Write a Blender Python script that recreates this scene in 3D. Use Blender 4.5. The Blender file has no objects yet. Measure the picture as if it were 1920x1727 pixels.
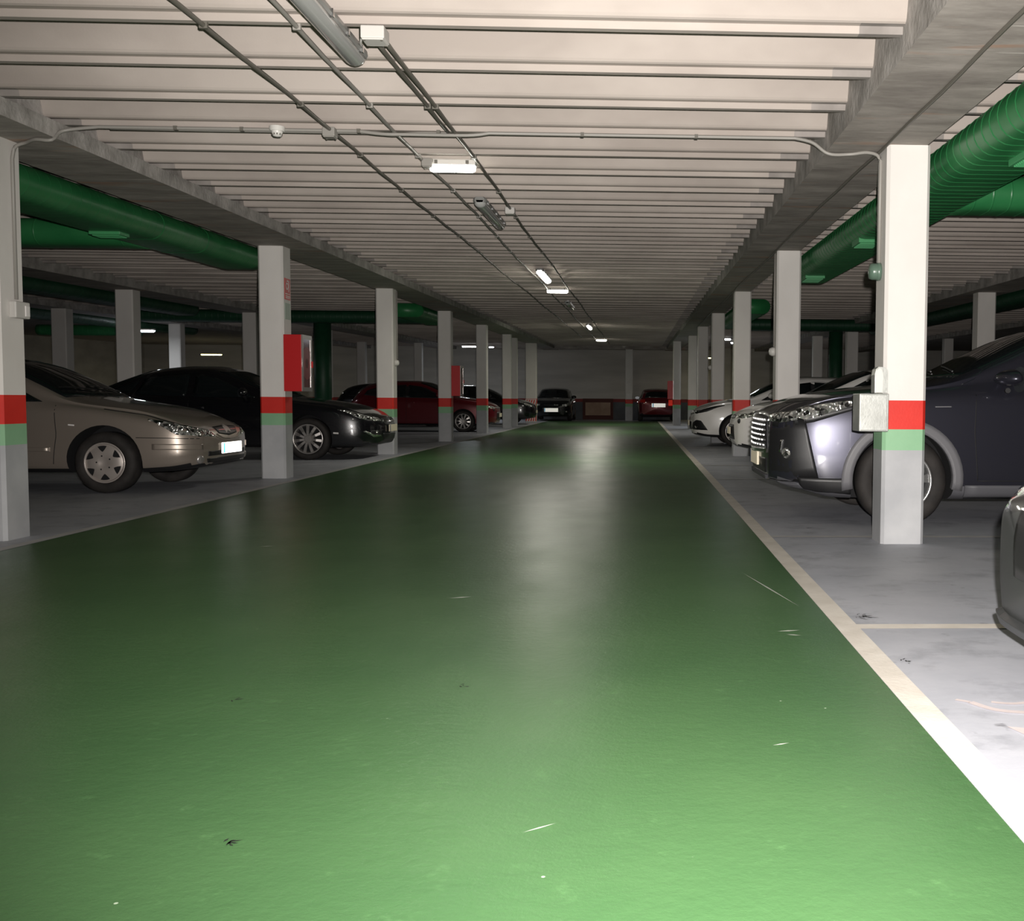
import bpy, bmesh, math, random
from mathutils import Vector, Matrix
from mathutils.bvhtree import BVHTree
random.seed(4)
SC=bpy.context.scene; COL=SC.collection
PI=math.pi
FLASH=2650; FLX=.0; FLZ=0.04
# ---------------------------------------------------------------- basics
CH=0.995            # camera height
HC=2.6325; SL=0.015 # beam underside height at y=0 and its gentle rise along the lane
RIB=0.115           # joists sit this far above the beam underside
def zc(y,d=0.0): return HC+SL*y+d

def tag(o,label=None,cat=None,group=None,kind=None):
    if label: o['label']=label
    if cat: o['category']=cat
    if group: o['group']=group
    if kind: o['kind']=kind
    return o
def empty(name,loc=(0,0,0),rz=0):
    o=bpy.data.objects.new(name,None); COL.objects.link(o)
    o.location=loc; o.rotation_euler=(0,0,rz); o.empty_display_size=.1
    return o
def link(name,me,parent=None,loc=None):
    o=bpy.data.objects.new(name,me); COL.objects.link(o)
    if parent is not None: o.parent=parent
    if loc is not None: o.location=loc
    return o
def build(name,bm,mats,parent=None,loc=None,smooth=False,recalc=True):
    if recalc: bmesh.ops.recalc_face_normals(bm,faces=bm.faces[:])
    me=bpy.data.meshes.new(name); bm.to_mesh(me); bm.free()
    if not isinstance(mats,(list,tuple)): mats=[mats]
    for m in mats: me.materials.append(m)
    if smooth:
        for p in me.polygons: p.use_smooth=True
    return link(name,me,parent,loc)
def each(name,bm,mats,parent=None,smooth=False):
    """one object per loose piece"""
    bmesh.ops.recalc_face_normals(bm,faces=bm.faces[:]); seen=set(); out=[]
    bm.verts.ensure_lookup_table()
    for v0 in bm.verts:
        if v0 in seen: continue
        st=[v0]; isl=[]; seen.add(v0)
        while st:
            v=st.pop(); isl.append(v)
            for e in v.link_edges:
                w=e.other_vert(v)
                if w not in seen: seen.add(w); st.append(w)
        idx={v:i for i,v in enumerate(isl)}; fs={f for v in isl for f in v.link_faces}
        c=sum((v.co for v in isl),Vector())/len(isl)
        me=bpy.data.meshes.new(name); me.from_pydata([v.co-c for v in isl],[],[[idx[q] for q in f.verts] for f in fs]); me.materials.append(mats)
        for p in me.polygons: p.use_smooth=smooth
        out.append(link(name,me,parent,c))
    bm.free(); return out
def kids(o): return [c for c in bpy.data.objects if c.parent is o]
def copy_tree(o,parent=None,first=True):
    c=o.copy(); COL.objects.link(c)
    if not first: c.parent=parent
    for ch in kids(o): copy_tree(ch,c,False)
    return c

def box(bm,x0,x1,y0,y1,z0,z1,mi=0,bev=0.0,sl=0.0):
    """axis box; sl shears z with y"""
    vs=[bm.verts.new((x,y,z+sl*y)) for x in (x0,x1) for y in (y0,y1) for z in (z0,z1)]
    F=[(0,1,3,2),(4,6,7,5),(0,4,5,1),(2,3,7,6),(0,2,6,4),(1,5,7,3)]
    fs=[]
    for f in F:
        a=bm.faces.new([vs[i] for i in f]); a.material_index=mi; fs.append(a)
    if bev>0:
        es=set(e for f in fs for e in f.edges)
        bmesh.ops.bevel(bm,geom=list(es),offset=bev,segments=2,profile=.5,affect='EDGES')
    return fs
def ring_loft(bm,rings,closed=True,cap=True,mi=0):
    R=[[bm.verts.new(p) for p in r] for r in rings]; n=len(R[0])
    for a,b in zip(R[:-1],R[1:]):
        for i in range(n if closed else n-1):
            j=(i+1)%n
            f=bm.faces.new((a[i],a[j],b[j],b[i])); f.material_index=mi
    if cap:
        for r in (R[0],R[-1]):
            try: f=bm.faces.new(r); f.material_index=mi
            except Exception: pass
    return R
def tube(bm,pts,r,seg=8,mi=0,cap=True):
    pts=[Vector(p) for p in pts]; rings=[]
    for i,p in enumerate(pts):
        if i==0: t=pts[1]-p
        elif i==len(pts)-1: t=p-pts[i-1]
        else: t=(pts[i+1]-p).normalized()+(p-pts[i-1]).normalized()
        t.normalize()
        a=Vector((0,0,1)) if abs(t.z)<.9 else Vector((0,1,0))
        u=t.cross(a).normalized(); v=t.cross(u).normalized()
        rings.append([p+u*(r*math.cos(2*PI*k/seg))+v*(r*math.sin(2*PI*k/seg)) for k in range(seg)])
    ring_loft(bm,rings,True,cap,mi)
def spl(pts,n=6):
    """Catmull-Rom through points"""
    P=[Vector(p) for p in pts]; out=[]
    for i in range(len(P)-1):
        p0=P[max(i-1,0)];p1=P[i];p2=P[i+1];p3=P[min(i+2,len(P)-1)]
        for k in range(n):
            t=k/n
            out.append(.5*((2*p1)+(p2-p0)*t+(2*p0-5*p1+4*p2-p3)*t*t+(3*p1-p0-3*p2+p3)*t**3))
    out.append(P[-1]); return out
def lathe(bm,prof,seg=32,axis='Y',mi=0,close=False):
    """prof: list of (radius, offset along axis)"""
    rings=[]
    for k in range(seg):
        a=2*PI*k/seg; c,s=math.cos(a),math.sin(a)
        if axis=='Y': rings.append([(r*c,o,r*s) for r,o in prof])
        elif axis=='X': rings.append([(o,r*c,r*s) for r,o in prof])
        else: rings.append([(r*c,r*s,o) for r,o in prof])
    R=[[bm.verts.new(p) for p in r] for r in rings]; n=len(prof)
    for k in range(seg):
        a=R[k];b=R[(k+1)%seg]
        for i in range(n if close else n-1):
            j=(i+1)%n
            f=bm.faces.new((a[i],a[j],b[j],b[i])); f.material_index=mi
    bmesh.ops.remove_doubles(bm,verts=bm.verts[:],dist=1e-5)

# ---------------------------------------------------------------- materials
def mat(name,col=(.5,.5,.5),rough=.5,metal=0.0,spec=.5,coat=0.0,emit=None,es=1.0):
    m=bpy.data.materials.new(name); m.use_nodes=True
    b=m.node_tree.nodes['Principled BSDF']
    b.inputs['Base Color'].default_value=(*col,1); b.inputs['Roughness'].default_value=rough
    b.inputs['Metallic'].default_value=metal; b.inputs['Specular IOR Level'].default_value=spec
    b.inputs['Coat Weight'].default_value=coat; b.inputs['Coat Roughness'].default_value=.04
    if emit:
        b.inputs['Emission Color'].default_value=(*emit,1); b.inputs['Emission Strength'].default_value=es
    return m
def nd(m,t,**k):
    n=m.node_tree.nodes.new(t)
    for a,v in k.items(): setattr(n,a,v)
    return n
def lk(m,a,b): m.node_tree.links.new(a,b)
def coords(m,scale=(1,1,1),world=True):
    if world: g=nd(m,'ShaderNodeNewGeometry'); src=g.outputs['Position']
    else: g=nd(m,'ShaderNodeTexCoord'); src=g.outputs['Object']
    mp=nd(m,'ShaderNodeMapping'); mp.inputs['Scale'].default_value=scale
    lk(m,src,mp.inputs['Vector']); return mp.outputs['Vector']
def noise(m,vec,scale,detail=4,rough=.55):
    n=nd(m,'ShaderNodeTexNoise'); n.inputs['Scale'].default_value=scale
    n.inputs['Detail'].default_value=detail; n.inputs['Roughness'].default_value=rough
    lk(m,vec,n.inputs['Vector']); return n.outputs['Fac']
def ramp(m,fac,stops):
    r=nd(m,'ShaderNodeValToRGB'); e=r.color_ramp.elements
    e[0].position=stops[0][0]; e[0].color=(*stops[0][1],1)
    e[1].position=stops[-1][0]; e[1].color=(*stops[-1][1],1)
    for p,c in stops[1:-1]:
        q=e.new(p); q.color=(*c,1)
    lk(m,fac,r.inputs['Fac']); return r.outputs['Color']
def mixc(m,a,b,fac,mode='MIX'):
    x=nd(m,'ShaderNodeMix',data_type='RGBA',blend_type=mode)
    for s,v in ((6,a),(7,b)):
        if isinstance(v,tuple): x.inputs[s].default_value=(*v,1)
        else: lk(m,v,x.inputs[s])
    if isinstance(fac,(int,float)): x.inputs[0].default_value=fac
    else: lk(m,fac,x.inputs[0])
    return x.outputs[2]
def bump(m,h,strength=.2,dist=.01):
    b=nd(m,'ShaderNodeBump'); b.inputs['Strength'].default_value=strength; b.inputs['Distance'].default_value=dist
    lk(m,h,b.inputs['Height']); lk(m,b.outputs['Normal'],m.node_tree.nodes['Principled BSDF'].inputs['Normal'])
def pb(m): return m.node_tree.nodes['Principled BSDF']
def noisy(name,c1,c2,scale=3,rough=.6,stretch=(1,1,1),bs=.15,bd=.004,fine=60,spec=.4,p=(.35,.65)):
    m=mat(name,c1,rough,spec=spec)
    v=coords(m,stretch); n=noise(m,v,scale)
    lk(m,ramp(m,n,[(p[0],c1),(p[1],c2)]),pb(m).inputs['Base Color'])
    f=noise(m,coords(m),fine,3); bump(m,f,bs,bd)
    return m

M={}
M['joist']=noisy('joist_concrete',(.36,.315,.283),(.47,.418,.378),1.6,.85,(.5,1,1),.3,.003,45)
M['slab']=noisy('slab_concrete',(.34,.31,.28),(.44,.40,.36),2,.85)
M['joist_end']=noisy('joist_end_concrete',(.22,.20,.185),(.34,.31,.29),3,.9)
# board-marked beam concrete: streaks across, faint long scratches, rust blotches
m=mat('beam_concrete',(.2,.18,.17),.8,spec=.3)
n1=noise(m,coords(m,(.8,2.6,2.6)),2.0,7,.7); base=ramp(m,n1,[(.3,(.25,.225,.205)),(.5,(.38,.345,.315)),(.75,(.56,.515,.475))])
n2=noise(m,coords(m,(.9,26,1)),1.5,2,.3); line=ramp(m,n2,[(.71,(0,0,0)),(.74,(1,1,1))])
base=mixc(m,base,(.70,.66,.62),line)
n3=noise(m,coords(m,(.8,4,1)),1.3,3); rust=ramp(m,n3,[(.60,(0,0,0)),(.70,(.6,.6,.6))])
base=mixc(m,base,(.50,.29,.19),rust); lk(m,base,pb(m).inputs['Base Color']); bump(m,n1,.3,.006); M['beam']=m
M['beam_side']=noisy('rough_render',(.30,.28,.26),(.52,.49,.465),5,.9,(1,1,1),.6,.01,25)
M['col_white']=noisy('column_white_paint',(.70,.67,.635),(.78,.75,.715),1.5,.6,(1,1,.6),.2,.003,50)
M['col_red']=noisy('column_red_paint',(.60,.022,.014),(.68,.03,.018),3,.5)
M['col_green']=noisy('column_green_paint',(.22,.42,.245),(.26,.47,.28),3,.55)
M['col_grey']=noisy('column_grey_paint',(.36,.365,.38),(.45,.455,.465),2.5,.55,(1,1,1),.25,.003,40)
M['red_wall']=noisy('red_wall_band',(.24,.03,.03),(.30,.04,.035),3,.6)
M['wall']=noisy('wall_paint',(.52,.50,.46),(.66,.63,.58),.8,.8,(.35,1,2.5))
M['wall_low']=noisy('wall_grey_paint',(.10,.11,.125),(.15,.16,.175),1,.7)
# green lane coating
m=mat('green_lane_coating',(.06,.2,.055),.35,spec=.5)
n1=noise(m,coords(m),.55,5,.6); c=ramp(m,n1,[(.3,(.043,.113,.040)),(.7,(.068,.150,.056))])
n2=noise(m,coords(m,(1,1,1)),9,6,.7); c=mixc(m,c,(.12,.26,.10),ramp(m,n2,[(.60,(0,0,0)),(.80,(.5,.5,.5))]))
vo=nd(m,'ShaderNodeTexVoronoi'); vo.inputs['Scale'].default_value=7; lk(m,coords(m),vo.inputs['Vector'])
spk=ramp(m,vo.outputs['Distance'],[(.022,(1,1,1)),(.034,(0,0,0))])
gate=ramp(m,noise(m,coords(m),1.7,2),[(.52,(0,0,0)),(.56,(1,1,1))])
c=mixc(m,c,(.42,.52,.38),mixc(m,spk,gate,1.0,'MULTIPLY'))
lk(m,c,pb(m).inputs['Base Color'])
rr=noise(m,coords(m,(1,.6,1)),2.5,5); mr=nd(m,'ShaderNodeMapRange'); mr.inputs[3].default_value=.27; mr.inputs[4].default_value=.42
lk(m,rr,mr.inputs[0]); lk(m,mr.outputs[0],pb(m).inputs['Roughness']); bump(m,noise(m,coords(m),22,6,.7),.38,.005); M['green']=m
# grey bay floor with scuffs and tyre dirt
m=mat('grey_bay_floor',(.3,.3,.31),.5,spec=.45)
n1=noise(m,coords(m),1.1,6,.65); c=ramp(m,n1,[(.3,(.38,.395,.44)),(.55,(.47,.48,.525)),(.75,(.54,.545,.585))])
n2=noise(m,coords(m,(1,1.2,1)),2.6,7,.68); c=mixc(m,c,(.24,.25,.28),ramp(m,n2,[(.52,(0,0,0)),(.70,(.7,.7,.7))]))
n3=noise(m,coords(m,(1,1.2,1)),5,4,.6); c=mixc(m,c,(.14,.14,.155),ramp(m,n3,[(.66,(0,0,0)),(.73,(.75,.75,.75))]))
lk(m,c,pb(m).inputs['Base Color']); bump(m,noise(m,coords(m),30,4),.15,.003); M['grey']=m
M['line']=noisy('line_paint',(.66,.61,.54),(.76,.71,.64),6,.55,(1,1,1),.3,.003,60)
M['line_faint']=noisy('worn_line_paint',(.47,.46,.455),(.57,.555,.55),5,.55)
M['mark']=noisy('painted_mark',(.60,.53,.52),(.68,.60,.59),5,.5)
def duct_mat(name,c1,c2,r): return noisy(name,c1,c2,2.5,r,(1,1,1),.1,.002,30,.5)
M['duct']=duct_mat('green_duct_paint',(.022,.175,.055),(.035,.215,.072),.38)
M['duct_far']=duct_mat('shaded_green_duct_paint',(.008,.055,.024),(.013,.075,.034),.5)  # darker copy of the duct green: background dimness put into the colour
M['duct_side']=duct_mat('green_duct_trim',(.06,.30,.12),(.07,.33,.13),.4)
M['pvc']=mat('grey_conduit_plastic',(.30,.285,.26),.45); M['pvc_d']=mat('dark_conduit_plastic',(.14,.13,.11),.45)
M['pvc_l']=mat('pale_plastic',(.55,.53,.50),.4)
M['lampbody']=mat('lamp_body',(.22,.22,.21),.3)
m=mat('clear_lamp_cover',(.42,.42,.41),.16,spec=.7,coat=.6); M['lampcover']=m
M['tube_on']=mat('lit_tube',(1,1,1),.4,emit=(1.0,.97,.86),es=22)
M['tube_cool']=mat('lit_cool_tube',(1,1,1),.4,emit=(.86,.93,1.0),es=16)
M['tube_warm']=mat('lit_warm_tube',(1,1,1),.4,emit=(1.0,.9,.35),es=5)
M['hose_red']=mat('cabinet_red',(.56,.012,.014),.4); M['chrome']=mat('chrome',(.75,.75,.75),.18,1.0)
M['steel']=noisy('galvanised_steel',(.50,.51,.48),(.60,.61,.58),12,.35); pb(M['steel']).inputs['Metallic'].default_value=.55
M['hose_glass']=mat('cabinet_glass',(.20,.09,.095),.12,coat=.5)
M['sign_red']=mat('sign_red',(.55,.02,.02),.4); M['sign_white']=mat('sign_white',(.75,.72,.70),.5)
M['white_pl']=mat('white_plastic',(.70,.68,.64),.4)
M['siren']=mat('green_grey_siren_plastic',(.10,.16,.12),.3,coat=.3)
M['tyre']=noisy('tyre_rubber',(.016,.014,.013),(.030,.026,.024),8,.75)
M['alloy']=mat('alloy_silver',(.55,.52,.50),.3,.75); M['alloy_b']=mat('bright_alloy',(.72,.72,.72),.22,.85)
M['alloy_m']=mat('painted_wheel_cover',(.42,.375,.345),.38,.35)
M['black_pl']=mat('black_car_plastic',(.012,.012,.013),.45); M['dark_pl']=mat('dark_grey_cladding',(.085,.085,.095),.55)
M['clad']=mat('grey_cladding',(.14,.138,.148),.5)
M['bumper']=mat('worn_dark_bumper_plastic',(.035,.037,.038),.42)
M['seam']=mat('panel_gap',(.008,.008,.008),.7)
M['mirror']=mat('dim_mirror_glass',(.10,.11,.12),.25,.5)
M['glass']=mat('car_glass',(.008,.011,.012),.06,spec=.6,coat=.2)
M['taillight']=mat('tail_lamp_red',(.45,.01,.008),.15,coat=1)
M['glow_red']=mat('tail_lamp_reflector',(.75,.02,.01),.2,coat=1)
M['inner']=mat('wheel_well',(.006,.006,.007),.9)
M['cardboard']=noisy('brown_panel',(.40,.27,.20),(.50,.35,.26),3,.8); M['rustred']=mat('red_brown_frame',(.10,.025,.018),.7)
# headlamp: faceted mirror reflector
m=mat('headlamp',(.7,.7,.66),.16,.8,coat=1)
vo=nd(m,'ShaderNodeTexVoronoi'); vo.inputs['Scale'].default_value=26; lk(m,coords(m,(1,1,1),False),vo.inputs['Vector'])
lk(m,ramp(m,vo.outputs['Color'],[(.2,(.04,.04,.04)),(.55,(.9,.9,.86))]),pb(m).inputs['Base Color']); bump(m,vo.outputs['Distance'],1.0,.03); M['headlamp']=m
# retro-reflective plate sheeting: returns light to where it came from
def retro(name,col,k,rough=.33):
    m=mat(name,col,.5); nt=m.node_tree; g=nd(m,'ShaderNodeNewGeometry'); gl=nd(m,'ShaderNodeBsdfGlossy')
    gl.inputs['Roughness'].default_value=rough; gl.inputs['Color'].default_value=(*col,1)
    lk(m,g.outputs['Incoming'],gl.inputs['Normal']); mx=nd(m,'ShaderNodeMixShader'); mx.inputs[0].default_value=k
    lk(m,pb(m).outputs[0],mx.inputs[1]); lk(m,gl.outputs[0],mx.inputs[2]); lk(m,mx.outputs[0],nt.nodes['Material Output'].inputs[0]); return m
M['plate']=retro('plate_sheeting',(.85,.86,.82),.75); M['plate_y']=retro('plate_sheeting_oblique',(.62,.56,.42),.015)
M['plate_blue']=retro('plate_blue_band',(.05,.35,.60),.4)
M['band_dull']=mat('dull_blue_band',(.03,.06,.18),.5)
M['reflector']=retro('red_retro_reflector',(.85,.05,.03),.3)
def paint(name,col,rough=.35,metal=.3,coat=1.0):
    m=mat(name,col,rough,metal,.5,coat)
    n=noise(m,coords(m,(1,1,1),False),900,1); bump(m,n,.03,.0005); return m

# ---------------------------------------------------------------- setting
fl=empty('floor'); tag(fl,'grey painted garage floor with a wide green driving lane','floor',kind='structure')
bm=bmesh.new(); box(bm,-24,18,-3,53,-.2,0); build('bay_floor',bm,M['grey'],fl)
LX0,LX1=-4.065,.871
bm=bmesh.new(); bm.faces.new([bm.verts.new(q) for q in ((LX0,-3,.003),(LX1,-3,.003),(LX1,47.6,.003),(LX0,47.6,.003))]); build('green_lane',bm,M['green'],fl,recalc=False)['label']='green coated driving lane'
def sheet(name,x0,x1,y0,y1,mt,z=.004,lab=None):
    bm=bmesh.new(); n=max(1,int((y1-y0)/.5)); nx=max(1,int((x1-x0)/.5))
    bm.faces.new([bm.verts.new(q) for q in ((x0,y0,z),(x1,y0,z),(x1,y1,z),(x0,y1,z))]); o=build(name,bm,mt,fl,recalc=False)
    if lab: o['label']=lab
    return o
sheet('lane_line',LX1,LX1+.1,-3,47.6,M['line'],.0045,'wide cream line along the right edge of the green lane')
sheet('lane_line',LX0-.085,LX0,-3,47.6,M['line_faint'],.0045,'cream line along the left edge of the green lane')
for y in (4.47,7.5,13.02,15.8,21.5,27.2,33): sheet('bay_line',LX1+.1,6.0,y,y+.09,M['line'] if y<5 else M['line_faint'],.0042)
sheet('bay_line',-9.2,LX0-.085,21.4,21.48,M['line_faint'],.0042)
# worn bay number strokes painted on the near right bay
bm=bmesh.new()
def stroke(pts,w):
    P=spl([(a,b,0) for a,b in pts],6) if len(pts)>2 else [Vector((a,b,0)) for a,b in pts]
    L=[];Rr=[]
    for i,p in enumerate(P):
        t=(P[min(i+1,len(P)-1)]-P[max(i-1,0)]).normalized(); q=Vector((-t.y,t.x,0))*w/2
        L.append(bm.verts.new((p.x+q.x,p.y+q.y,.0042))); Rr.append(bm.verts.new((p.x-q.x,p.y-q.y,.0042)))
    for i in range(len(P)-1): bm.faces.new((L[i],L[i+1],Rr[i+1],Rr[i]))
stroke([(1.10,3.36),(1.16,3.27),(1.28,3.24),(1.42,3.26),(1.52,3.34)],.03)
stroke([(1.17,3.36),(1.24,3.34),(1.34,3.37),(1.44,3.37)],.022)
stroke([(1.06,3.39),(1.10,3.36)],.02)
vs=[bm.verts.new(p) for p in ((1.13,3.10,.0042),(1.30,3.05,.0042),(1.17,2.98,.0042))]; bm.faces.new(vs)
build('bay_number',bm,M['mark'],fl)['label']='worn pale bay number painted on the grey floor'
bm=bmesh.new()
for cx,cy,n,s in ((1.045,4.73,26,.05),(1.03,3.9,8,.025),(-.902,2.31,9,.02),(-1.315,3.43,5,.016),(-.6,3.59,6,.018)):
    for k in range(n):
        a=random.random()*PI; r=s*random.random(); px=cx+r*math.cos(a*2)*1.0; py=cy+r*math.sin(a*2)*1.4; l=s*.5*random.random()+.006
        d=Vector((math.cos(a),math.sin(a),0))*l; q=Vector((-d.y,d.x,0)).normalized()*.003; p=Vector((px,py,.0046))
        bm.faces.new([bm.verts.new(p+v) for v in (-d,q,d,-q)])
build('dirt_speck',bm,M['seam'],fl)
bm=bmesh.new()
def chip(x0,y0,x1,y1,w):
    a=Vector((x0,y0,.0046)); b=Vector((x1,y1,.0046)); q=(b-a).normalized().cross(Vector((0,0,1)))*w; mid=(a+b)/2
    bm.faces.new([bm.verts.new(p) for p in (a,mid+q,b,mid-q)])
from mathutils import Euler
for a in ((.60,5.95,.78,4.95,.006),(.60,4.42,.70,4.44,.010),(.63,4.36,.69,4.34,.008),(-.93,5.18,-.83,5.22,.012),(-2.52,7.0,-2.42,7.03,.014),(-.26,2.35,-.19,2.40,.003),(.39,2.94,.44,2.96,.004)): chip(*a)
build('paint_chip',bm,mat('bare_scratch',(.50,.52,.46),.6),fl)['label']='pale scratches in the green coating'

def quadbox(name,x0,x1,y0,y1,d0,d1,m,parent=None):
    bm=bmesh.new(); box(bm,x0,x1,y0,y1,HC+d0,HC+d1,sl=SL); return build(name,bm,m,parent)
YE=52.0
# longitudinal beams carrying the joists
BEAMS=[(-13.85,-13.1,'far left'),(-9.75,-8.95,'second from left'),(-4.66,-3.96,'left of the lane'),(1.315,1.965,'right of the lane'),(5.75,6.5,'second from the right'),(10.45,11.1,'far right')]
for x0,x1,nm in BEAMS:
    bm=bmesh.new(); box(bm,x0,x1,-3,YE,HC,HC+RIB+.36,sl=SL)
    for f in bm.faces:
        if abs(f.normal.x)>.9 or True:
            c=f.calc_center_median()
            if abs(c.x-x0)<1e-4 or abs(c.x-x1)<1e-4: f.material_index=1
    if nm=='left of the lane':
        bm.free(); bm=bmesh.new(); box(bm,x0,x1,-3,YE,HC,HC+RIB,sl=SL); box(bm,x0,-4.06,-3,YE,HC+RIB,HC+RIB+.36,sl=SL)
        for f in bm.faces:
            if abs(f.normal.x)>-1 and min(abs(f.calc_center_median().x-q) for q in (x0,x1,-4.06))<1e-4: f.material_index=1
    o=build('ceiling_beam',bm,[M['beam'],M['beam_side']]); tag(o,'long flat concrete beam under the ceiling, '+nm,'beam',kind='structure')
# joist: one mesh per bay width, copied along the bay
PITCH=.7277; Y0=5.39
def joist_profile():
    return [(-.215,.215),(-.165,.055),(-.155,.042),(-.142,.036),(-.10,.036),(-.098,.034),(-.092,.003),(-.09,0),(-.045,0),(-.043,.003),(-.037,.034),(-.035,.036),(0,.036),(.012,.042),(.02,.055),(.07,.215)]
def make_joist(x0,x1,endd):
    bm=bmesh.new(); pr=joist_profile(); xs=[x0,x0+endd,x1-endd,x1]; rings=[]
    R=[[bm.verts.new((x,y,z+SL*y)) for y,z in pr] for x in xs]
    for k in range(3):
        for i in range(len(pr)-1):
            f=bm.faces.new((R[k][i],R[k][i+1],R[k+1][i+1],R[k+1][i]))
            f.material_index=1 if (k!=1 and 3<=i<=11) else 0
    return bm
bays=[(-13.1,-9.75,.2,'left background'),(-8.95,-4.66,.2,'over the left parking bays'),(-4.06,1.315,.22,'over the green lane'),(1.965,5.75,.2,'over the right parking bays'),(6.5,10.45,.2,'right background')]
for x0,x1,e,nm in bays:
    cm=quadbox('ceiling',x0,x1,-3,YE,RIB+.213,RIB+.36,M['slab'])
    tag(cm,'ribbed concrete ceiling '+nm,'ceiling',kind='structure')
    first=None; k=-11
    while True:
        y=Y0+k*PITCH; k+=1
        if y<1.0: continue
        if y>YE-.1: break
        if first is None:
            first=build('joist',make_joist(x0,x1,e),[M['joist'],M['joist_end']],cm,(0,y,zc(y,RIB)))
        else:
            c=first.copy(); COL.objects.link(c); c.location=(0,y,zc(y,RIB))
# slab over outer zones
for x0,x1 in ((-24,-13.85),(11.1,18)):
    o=quadbox('ceiling',x0,x1,-3,YE,RIB,RIB+.36,M['slab']); tag(o,'flat ceiling beyond the outer beams, '+('left' if x0<0 else 'right'),'ceiling',kind='structure')
# walls
def wall(name,x0,x1,y0,y1,lab):
    w=empty(name); tag(w,lab,'wall',kind='structure')
    bm=bmesh.new(); box(bm,x0,x1,y0,y1,1.02,3.75); build('upper_wall',bm,M['wall'],w)
    bm=bmesh.new(); box(bm,x0,x1,y0,y1,.86,1.02); build('red_band',bm,M['red_wall'],w)
    bm=bmesh.new(); box(bm,x0,x1,y0,y1,0,.86); build('lower_wall',bm,M['wall_low'],w)
wall('wall_back',-24,18,YE,YE+.2,'grey end wall with a dull red band at the far end of the lane')
wall('wall_left',-24.2,-24,-3,YE,'grey side wall on the far left')
wall('wall_right',18,18.2,-3,YE,'grey side wall on the far right')
wall('wall_behind',-24,18,-3.2,-3,'grey wall behind the camera')
# long drain-pipe and beam across the end wall
o=quadbox('ceiling_beam',-8,4,49.6,50.3,-.02,RIB+.3,M['beam']); tag(o,'dark concrete cross beam over the end of the lane','beam',kind='structure')

# ---------------------------------------------------------------- columns
ZR0,ZR1,ZG0=.80,1.0,.655
def column(x0,y0,w,h_top,label,d=None,chamf=.022,striped=False,bands=True):
    d=d or w
    t=empty('column',(x0+w/2,y0+d/2,0)); tag(t,label,'column')
    def seg(z0,z1,topsl=False,nz=1):
        bm=bmesh.new(); c=chamf; a=w/2; b=d/2
        ring=[(-a+c,-b),(a-c,-b),(a,-b+c),(a,b-c),(a-c,b),(-a+c,b),(-a,b-c),(-a,-b+c)]
        rings=[]
        for k in range(nz+1):
            z=z0+(z1-z0)*k/nz
            rings.append([(x,y,z+(SL*y if (k==nz and topsl) else 0)) for x,y in ring])
        ring_loft(bm,rings); return bm
    if not bands:
        build('shaft',seg(0,h_top,True),M['col_grey'],t); return t
    build('base',seg(0,ZG0),M['col_grey'],t)
    build('green_band',seg(ZG0,ZR0),M['col_green'],t)
    build('red_band',seg(ZR0,ZR1),M['col_red'],t)
    build('shaft',seg(ZR1,h_top,True),M['col_white'],t)
    return t
W=.30
rn=['nearest','second','third','fourth','fifth','sixth']
cR=[];cL=[]
for i in range(6):
    y=7.171+5.685*i
    cR.append(column(1.691,y,W,zc(y+W/2),'white square column with red and green bands, %s on the right side of the lane'%rn[i]))
for i in range(6):
    y=7.283+5.685*i
    cL.append(column(-4.618,y,W,zc(y+W/2),'white square column with red and green bands, %s on the left side of the lane'%rn[i]))
column(-4.76,38.5,.32,zc(38.6),'pale column just behind the sixth column on the left side of the lane')
c8=column(-4.66,43.4,.46,zc(43.6),'wide pale column with red and white slanted stripes at its foot',.3)
column(1.33,40.3,.30,zc(40.4),'pale column nearest the end wall on the right side of the lane')
column(2.05,39.2,.25,zc(39.3),'narrow pale column just right of the one nearest the end wall')
column(-.62,49.5,.36,zc(49.6,-.02),'lone pale column standing before the end wall',.3)
for x,y,l in ((-9.49,19.45,'nearest column of the second row on the left, seen above the silver car'),(-9.49,25.55,'column of the second left row, just left of the hose cabinet'),
              (-10.1,33.6,'slim column beside the vertical green duct on the left'),(-11.55,43.5,'column left of the red car, far back'),(-9.35,44.1,'column above the red car roof, far back'),
              (-13.5,24.7,'column of the third left row, far left above the silver car'),(-13.6,30.95,'column of the third left row, right of the lit tube'),
              (5.94,18.2,'column of the second right row behind the dark car windscreen'),(5.87,29.35,'column of the second right row behind the white car roof'),
              (5.85,34.95,'column of the second right row left of the vertical green duct'),(10.6,36.0,'column of the third right row, far back right')):
    column(x,y,.32 if x>-9 or x>-10 else .34,zc(y+.15),'grey-white '+l)
# stripes on the wide column foot
bm=bmesh.new()
for k in range(-3,7):
    x=-.23+k*.1; pts=[(x,.08),(x+.05,.08),(x+.30,.95),(x+.25,.95)]
    cl=[(min(max(a,-.22),.22),b) for a,b in pts]
    if cl[0][0]==cl[1][0]==cl[2][0]: continue
    try: bm.faces.new([bm.verts.new((a,-.153,b)) for a,b in cl])
    except Exception: pass
r=bmesh.ops.extrude_face_region(bm,geom=bm.faces[:]); bmesh.ops.translate(bm,verts=[v for v in r['geom'] if isinstance(v,bmesh.types.BMVert)],vec=(0,-.004,0))
build('hazard_stripe',bm,M['col_red'],c8)
bm=bmesh.new(); box(bm,-.225,.225,-.153,-.1505,.06,.98); build('stripe_panel',bm,M['sign_white'],c8)

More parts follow.
